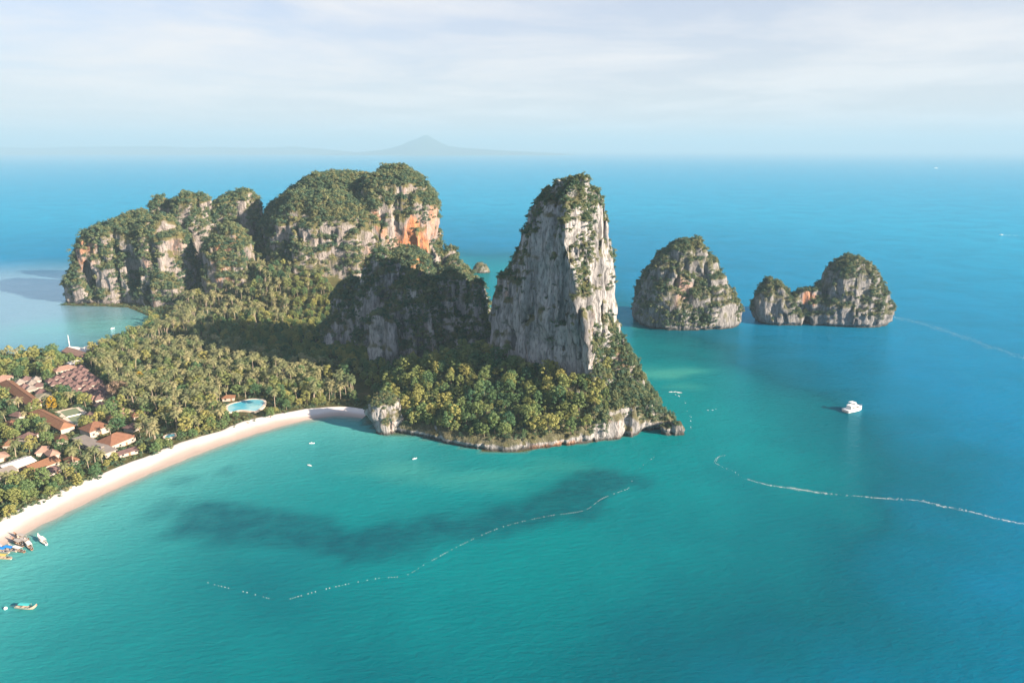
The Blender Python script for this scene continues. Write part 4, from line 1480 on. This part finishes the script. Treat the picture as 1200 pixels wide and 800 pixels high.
# ------------------------------------------------------------------ boats
def longtail_meshes(hull_mat, roof_mat):
    L = 11.0
    st = 14
    v, f = [], []
    prof = []
    for i in range(st + 1):
        s = i / st
        x = -L / 2 + L * s
        w = 0.95 * math.sin(min(1, 0.42 + s * 0.75) * math.pi / 2) * (1 - max(0, (s - 0.55) / 0.45) ** 2.0) + 0.03
        sheer = 0.75 + 2.3 * max(0, (s - 0.55) / 0.45) ** 2.2 + 0.35 * max(0, (0.25 - s) / 0.25) ** 2
        keel = -0.35 + 2.2 * max(0, (s - 0.68) / 0.32) ** 2.0
        prof.append((x, w, sheer, keel))
        v += [(x, -w, sheer), (x, -w * 0.92, sheer * 0.45 + keel * 0.55), (x, -w * 0.45, keel), (x, w * 0.45, keel), (x, w * 0.92, sheer * 0.45 + keel * 0.55), (x, w, sheer), (x, w * 0.86, sheer - 0.05), (x, w * 0.7, max(keel + 0.25, sheer - 0.65)), (x, -w * 0.7, max(keel + 0.25, sheer - 0.65)), (x, -w * 0.86, sheer - 0.05)]
    k = 10
    for i in range(st):
        for j in range(k):
            f.append((i * k + j, (i + 1) * k + j, (i + 1) * k + (j + 1) % k, i * k + (j + 1) % k))
    f.append(tuple(range(k)))
    f.append(tuple(st * k + j for j in range(k - 1, -1, -1)))
    parts = [('hull', mesh_from('hull', v, f, hull_mat, False))]
    m = MB()
    n = 8
    vv, ff = [], []
    for x in (-3.2, 2.1):
        for dz in (0, 0.07):
            for j in range(n + 1):
                a = -1 + 2 * j / n
                vv.append((x, a * 1.05, 2.35 + dz - 0.22 * a * a))
    q = n + 1
    for j in range(n):
        ff += [(q + j, 3 * q + j, 3 * q + j + 1, q + j + 1), (j, j + 1, 2 * q + j + 1, 2 * q + j)]
    ff += [tuple([0, q, 3 * q, 2 * q]), (n, 2 * q + n, 3 * q + n, q + n)]
    parts.append(('canopy', mesh_from('canopy', vv, ff, roof_mat)))
    for x in (-3.0, -0.6, 1.9):
        for s in (-1, 1):
            parts.append(('post', MB().tube([(x, s * 0.85, 0.6), (x, s * 0.92, 2.2)], 0.05, 5).mesh('post', M['wood_pale'])))
    for x in (-2.0, 0.4, 2.6):
        parts.append(('seat', MB().box((x, 0, 0.62), (0.4, 1.5, 0.07)).mesh('seat', M['wood_pale'])))
    e = MB().box((-4.7, 0, 1.25), (0.9, 0.55, 0.6), 0.8)
    parts.append(('engine', e.mesh('engine', M['metal'])))
    parts.append(('propeller_shaft', MB().tube([(-5.0, 0, 1.2), (-8.2, 0.2, 0.35)], 0.06, 5).mesh('propeller_shaft', M['metal'])))
    parts.append(('tiller', MB().tube([(-4.4, 0, 1.4), (-3.3, 0.1, 1.7)], 0.045, 5).mesh('tiller', M['metal'])))
    parts.append(('bow_sash', MB().box((5.35, 0, 2.35), (0.24, 0.32, 0.6)).mesh('bow_sash', M['cloth_red'])))
    parts.append(('gunwale_stripe', MB().tube([(x, -w - 0.02, s_ - 0.02) for x, w, s_, _ in prof], 0.06, 4).mesh('gunwale_stripe', roof_mat)))
    parts.append(('gunwale_stripe', MB().tube([(x, w + 0.02, s_ - 0.02) for x, w, s_, _ in prof], 0.06, 4).mesh('gunwale_stripe', roof_mat)))
    return parts


BOATS = [
    ((25, 630.5), 158, 'wood', 'cloth_grey', 'brown longtail boat drawn up highest on the sand, of the boats by the beach'),
    ((50, 634.5), 142, 'hull_white', 'cloth_white', 'white longtail boat with a green-trimmed bow, farthest out from the beached group'),
    ((21, 637), 150, 'wood', 'cloth_grey', 'dark longtail boat with grey canopy beside the brown one on the sand'),
    ((34, 640), 138, 'wood', 'cloth_white', 'brown longtail boat with white canopy, stern towards the bay'),
    ((28, 635.5), 152, 'wood_pale', 'cloth_grey', 'pale timber longtail boat squeezed between two darker ones'),
    ((20, 645), 160, 'wood', 'cloth_white', 'longtail boat with pale canopy next to the blue-roofed ones'),
    ((10, 644.5), 165, 'wood_pale', 'cloth_blue', 'longtail boat with a bright blue canopy, the one farther from the picture edge'),
    ((1, 646), 165, 'wood_pale', 'cloth_blue', 'longtail boat with a bright blue canopy at the picture edge'),
    ((2, 654), 172, 'wood_pale', 'cloth_yellow', 'longtail boat with a yellowish canopy below the blue-roofed ones'),
    ((31, 712.5), -6, 'wood_pale', 'cloth_teal', 'longtail boat with a pale teal canopy moored alone on the bay'),
]
for (a, b), deg, hm, rm, lb in BOATS:
    c = G(a, b)
    o = thing('longtail_boat', lb, 'boat', (c[0], c[1], max(0.05, ground_h(c[0], c[1])[0] + 0.30)), R(deg), 'longtail boats in the bay')
    for nm, me in longtail_meshes(M[hm], M[rm]):
        link(nm, me, o)

# white motor yacht
c = G(1000, 481)
y = thing('motor_yacht', 'white motor yacht cruising alone on the open blue water', 'yacht', (c[0], c[1], 0.0), R(24), None, (1.12, 1.45, 1.25))
v, f = [], []
st, L = 14, 16.0
for i in range(st + 1):
    s = i / st
    x = -L / 2 + L * s
    w = 2.35 * (1 - max(0, (s - 0.45) / 0.55) ** 2.3) + 0.05
    sh = 1.75 + 0.75 * s ** 2
    v += [(x, -w, sh), (x, -w * 0.96, 0.5), (x, -w * 0.55, -0.6), (x, w * 0.55, -0.6), (x, w * 0.96, 0.5), (x, w, sh)]
for i in range(st):
    for j in range(6):
        f.append((i * 6 + j, (i + 1) * 6 + j, (i + 1) * 6 + (j + 1) % 6, i * 6 + (j + 1) % 6))
f += [tuple(range(6)), tuple(st * 6 + j for j in range(5, -1, -1))]
link('hull', mesh_from('hull', v, f, M['hull_white']), y)
MB().box((-0.8, 0, 2.85), (8.6, 3.6, 2.0), 0.84).part('cabin', M['hull_white'], y)
for s in (-1, 1):
    MB().box((-0.8, s * 1.69, 2.95), (6.6, 0.06, 0.75)).part('side_window', M['glass'], y)
MB().box((3.25, 0, 3.0), (0.08, 2.7, 0.8)).part('windscreen', M['glass'], y)
MB().box((-1.6, 0, 4.05), (7.4, 3.3, 0.22), 0.96).part('flybridge_deck', M['hull_white'], y)
MB().box((0.6, 0, 4.5), (1.2, 2.4, 0.7), 0.8).part('flybridge_console', M['hull_white'], y)
MB().box((-2.0, 0, 6.0), (4.2, 3.0, 0.14), 0.9).part('sun_roof', M['hull_white'], y)
for sx_ in (-3.6, -0.4):
    for s in (-1, 1):
        MB().tube([(sx_, s * 1.3, 4.1), (sx_ - 0.2, s * 1.3, 6.0)], 0.06, 5).part('roof_post', M['hull_white'], y)
MB().box((-7.9, 0, 0.75), (1.6, 3.8, 0.18)).part('swim_platform', M['wood_pale'], y)
for s in (-1, 1):
    MB().tube([(-2, s * 2.28, 2.75), (2, s * 2.18, 2.95), (5, s * 1.5, 3.2), (7.8, s * 0.12, 3.4)], 0.045, 5).part('bow_rail', M['metal'], y)


def small_boat(name, label, cat, px, py, L, rz):
    c = G(px, py)
    o = thing(name, label, cat, (c[0], c[1], 0.02), rz)
    v, f = [], []
    for i in range(9):
        s = i / 8
        w = 0.18 * L * max(0.03, math.sin(math.pi * (0.12 + 0.86 * s)))
        x = -L / 2 + L * s
        up = 0.10 * L * (2 * s - 1) ** 4
        v += [(x, -w, 0.09 * L + up), (x, -w * 0.5, -0.05), (x, w * 0.5, -0.05), (x, w, 0.09 * L + up)]
    for i in range(8):
        for j in range(4):
            f.append((i * 4 + j, i * 4 + 4 + j, i * 4 + 4 + (j + 1) % 4, i * 4 + (j + 1) % 4))
    f += [(0, 1, 2, 3), (35, 34, 33, 32)]
    link('hull', mesh_from('hull', v, f, M['hull_white']), o)
    MB().box((-0.08 * L, 0, 0.17 * L), (0.26 * L, 0.2 * L, 0.14 * L), 0.75).part('seat', M['hull_white'], o)
    return o


small_boat('kayak', 'small white kayak on pale shallows, the one nearer the sand', 'kayak', 365.5, 519.5, 3.6, 0.2)
small_boat('kayak', 'small white kayak on the bay, between the other kayak and the buoy rope', 'kayak', 363, 545.5, 3.2, -0.4)
small_boat('kayak', 'small white kayak off the wooded foot of the tower', 'kayak', 486, 537.5, 3.2, 0.6)
small_boat('speedboat', 'tiny white speedboat far out beyond the two-humped islet', 'boat', 1173, 275.5, 9, 3.1)
small_boat('ferry', 'white speck of a ferry close to the horizon', 'boat', 1097, 197.5, 40, 0.1)
small_boat('dinghy', 'white dinghy at the pale lagoon by the palm grove', 'boat', 132, 385, 5, 1.2)

# ------------------------------------------------------------------ buoys and the float rope
c = G(6.5, 713)
o = thing('buoy', 'round white mooring buoy beside the lone longtail boat', 'buoy', (c[0], c[1], 0))
MB().tube([(0, 0, -0.4), (0, 0, 0.0), (0, 0, 0.6), (0, 0, 0.95)], [0.35, 0.75, 0.7, 0.25], 10).part('float', M['float'], o, True)
MB().tube([(0, 0, 0.9), (0, 0, 1.25)], 0.07, 6).part('ring', M['metal'], o)


float_me = MB().tube([(0, 0, -0.15), (0, 0, 0.1), (0, 0, 0.3)], [0.07, 0.12, 0.06], 6).mesh('float', M['float'], True)


def buoy_rope(label, px, step, gap):
    P = smooth_path(Gxy(*px), step)
    o = thing('buoy_rope', label, 'buoy rope', (*P[0], 0))
    MB().tube([(p_[0] - P[0][0], p_[1] - P[0][1], -0.07) for p_ in P], 0.035, 4).part('rope', M['rope'], o)
    for k, p_ in enumerate(P):
        if rng.random() < gap:
            continue
        link('float', float_me, o, (p_[0] - P[0][0], p_[1] - P[0][1], 0.03), sc=float(rng.uniform(0.75, 1.25)))


buoy_rope('long dotted white float rope curving across the bay before the dark reef', [(338, 702), (390, 688), (440, 678), (475, 674), (500, 660), (545, 636), (590, 617), (640, 605), (684, 598), (706, 584), (735, 573)], 1.4, 0.4)
buoy_rope('short faint float rope off the beach, separate from the long one', [(205, 672), (235, 680), (256, 686), (285, 693), (315, 701)], 2.0, 0.55)


# ------------------------------------------------------------------ foam: wakes and breaking water
def foam(name, label, px, w, dens, size, fade=True, clump=0.5):
    P = smooth_path(Gxy(*px), 1.0)
    v, f = [], []
    n = len(P)
    for i, p_ in enumerate(P):
        tdir = P[min(i + 1, n - 1)] - P[max(i - 1, 0)]
        tdir /= np.hypot(*tdir) + 1e-9
        nr = np.array([-tdir[1], tdir[0]])
        cl = vnoise(np.array([p_[0] / 9.0]), np.array([p_[1] / 9.0]), np.array([0.3]))[0]
        k = rng.poisson(dens * max(0.0, 1 + (cl - 0.5) * 4 * clump))
        for _ in range(k):
            c = p_ + nr * rng.normal() * w * (0.35 + 0.9 * cl) + tdir * rng.uniform(-0.6, 0.6)
            s = size * rng.uniform(0.4, 1.4)
            a0 = rng.uniform(0, 6.28)
            m_ = 6
            o = len(v)
            v.append((c[0], c[1], 0.10))
            for j in range(m_):
                a = a0 + j * 6.283 / m_
                rr = s * rng.uniform(0.55, 1.1)
                v.append((c[0] + tdir[0] * math.cos(a) * rr * 1.7 - tdir[1] * math.sin(a) * rr * 0.7, c[1] + tdir[1] * math.cos(a) * rr * 1.7 + tdir[0] * math.sin(a) * rr * 0.7, 0.04))
            f += [(o, o + 1 + j, o + 1 + (j + 1) % m_) for j in range(m_)]
    prop(link(name, mesh_from(name, v, f, M['foam'])), label, 'foam', None, 'stuff')


foam('wake_foam', 'winding white foam line across the open water before the yacht', [(851, 533), (843, 535), (838, 541), (845, 546), (860, 552), (873, 560), (900, 568), (930, 572), (960, 577), (990, 580), (1040, 584), (1075, 586), (1110, 594), (1140, 600), (1170, 608), (1215, 616)], 0.75, 4.2, 0.19, clump=0.6)
foam('wake_foam', 'small white splash off the right side of the tower', [(786, 459.5), (790, 459), (797, 460)], 0.9, 3.0, 0.6)
foam('wake_foam', 'faint curling foam trail beside the tower foot', [(791, 461), (801, 468), (806, 480), (810, 492), (808, 503)], 1.0, 0.30, 0.45)
foam('wake_foam', 'faint foam dash in the channel off the tower', [(823, 479), (832, 481), (845, 477)], 0.5, 0.30, 0.5)
foam('wake_foam', 'thin foam arc continuing the float rope towards the tower foot', [(737, 572), (745, 556), (757, 542), (775, 530)], 0.35, 0.16, 0.2)
foam('wake_foam', 'broad pale wake trailing away from the two-humped islet', [(1046, 371), (1080, 379), (1120, 392), (1160, 406), (1215, 424)], 5.0, 6.5, 0.20, clump=0.25)
foam('wake_foam', 'thin wake of the tiny far speedboat', [(1176, 275.5), (1190, 276), (1215, 276.5)], 0.7, 0.5, 1.2)

# ------------------------------------------------------------------ the hazy air
t = NT('haze_air')
pv = t.n('ShaderNodeVolumePrincipled')
pv.inputs['Color'].default_value = (0.325, 0.47, 0.585, 1)
pv.inputs['Density'].default_value = 0.000085
pv.inputs['Anisotropy'].default_value = 0.0
t.l(pv.outputs[0], t.out.inputs['Volume'])
hz = MB().box((0, 0, 378), (170000, 170000, 770)).part('haze', t.m)
prop(hz, 'thin bluish sea haze over the whole bay', None, None, 'stuff')
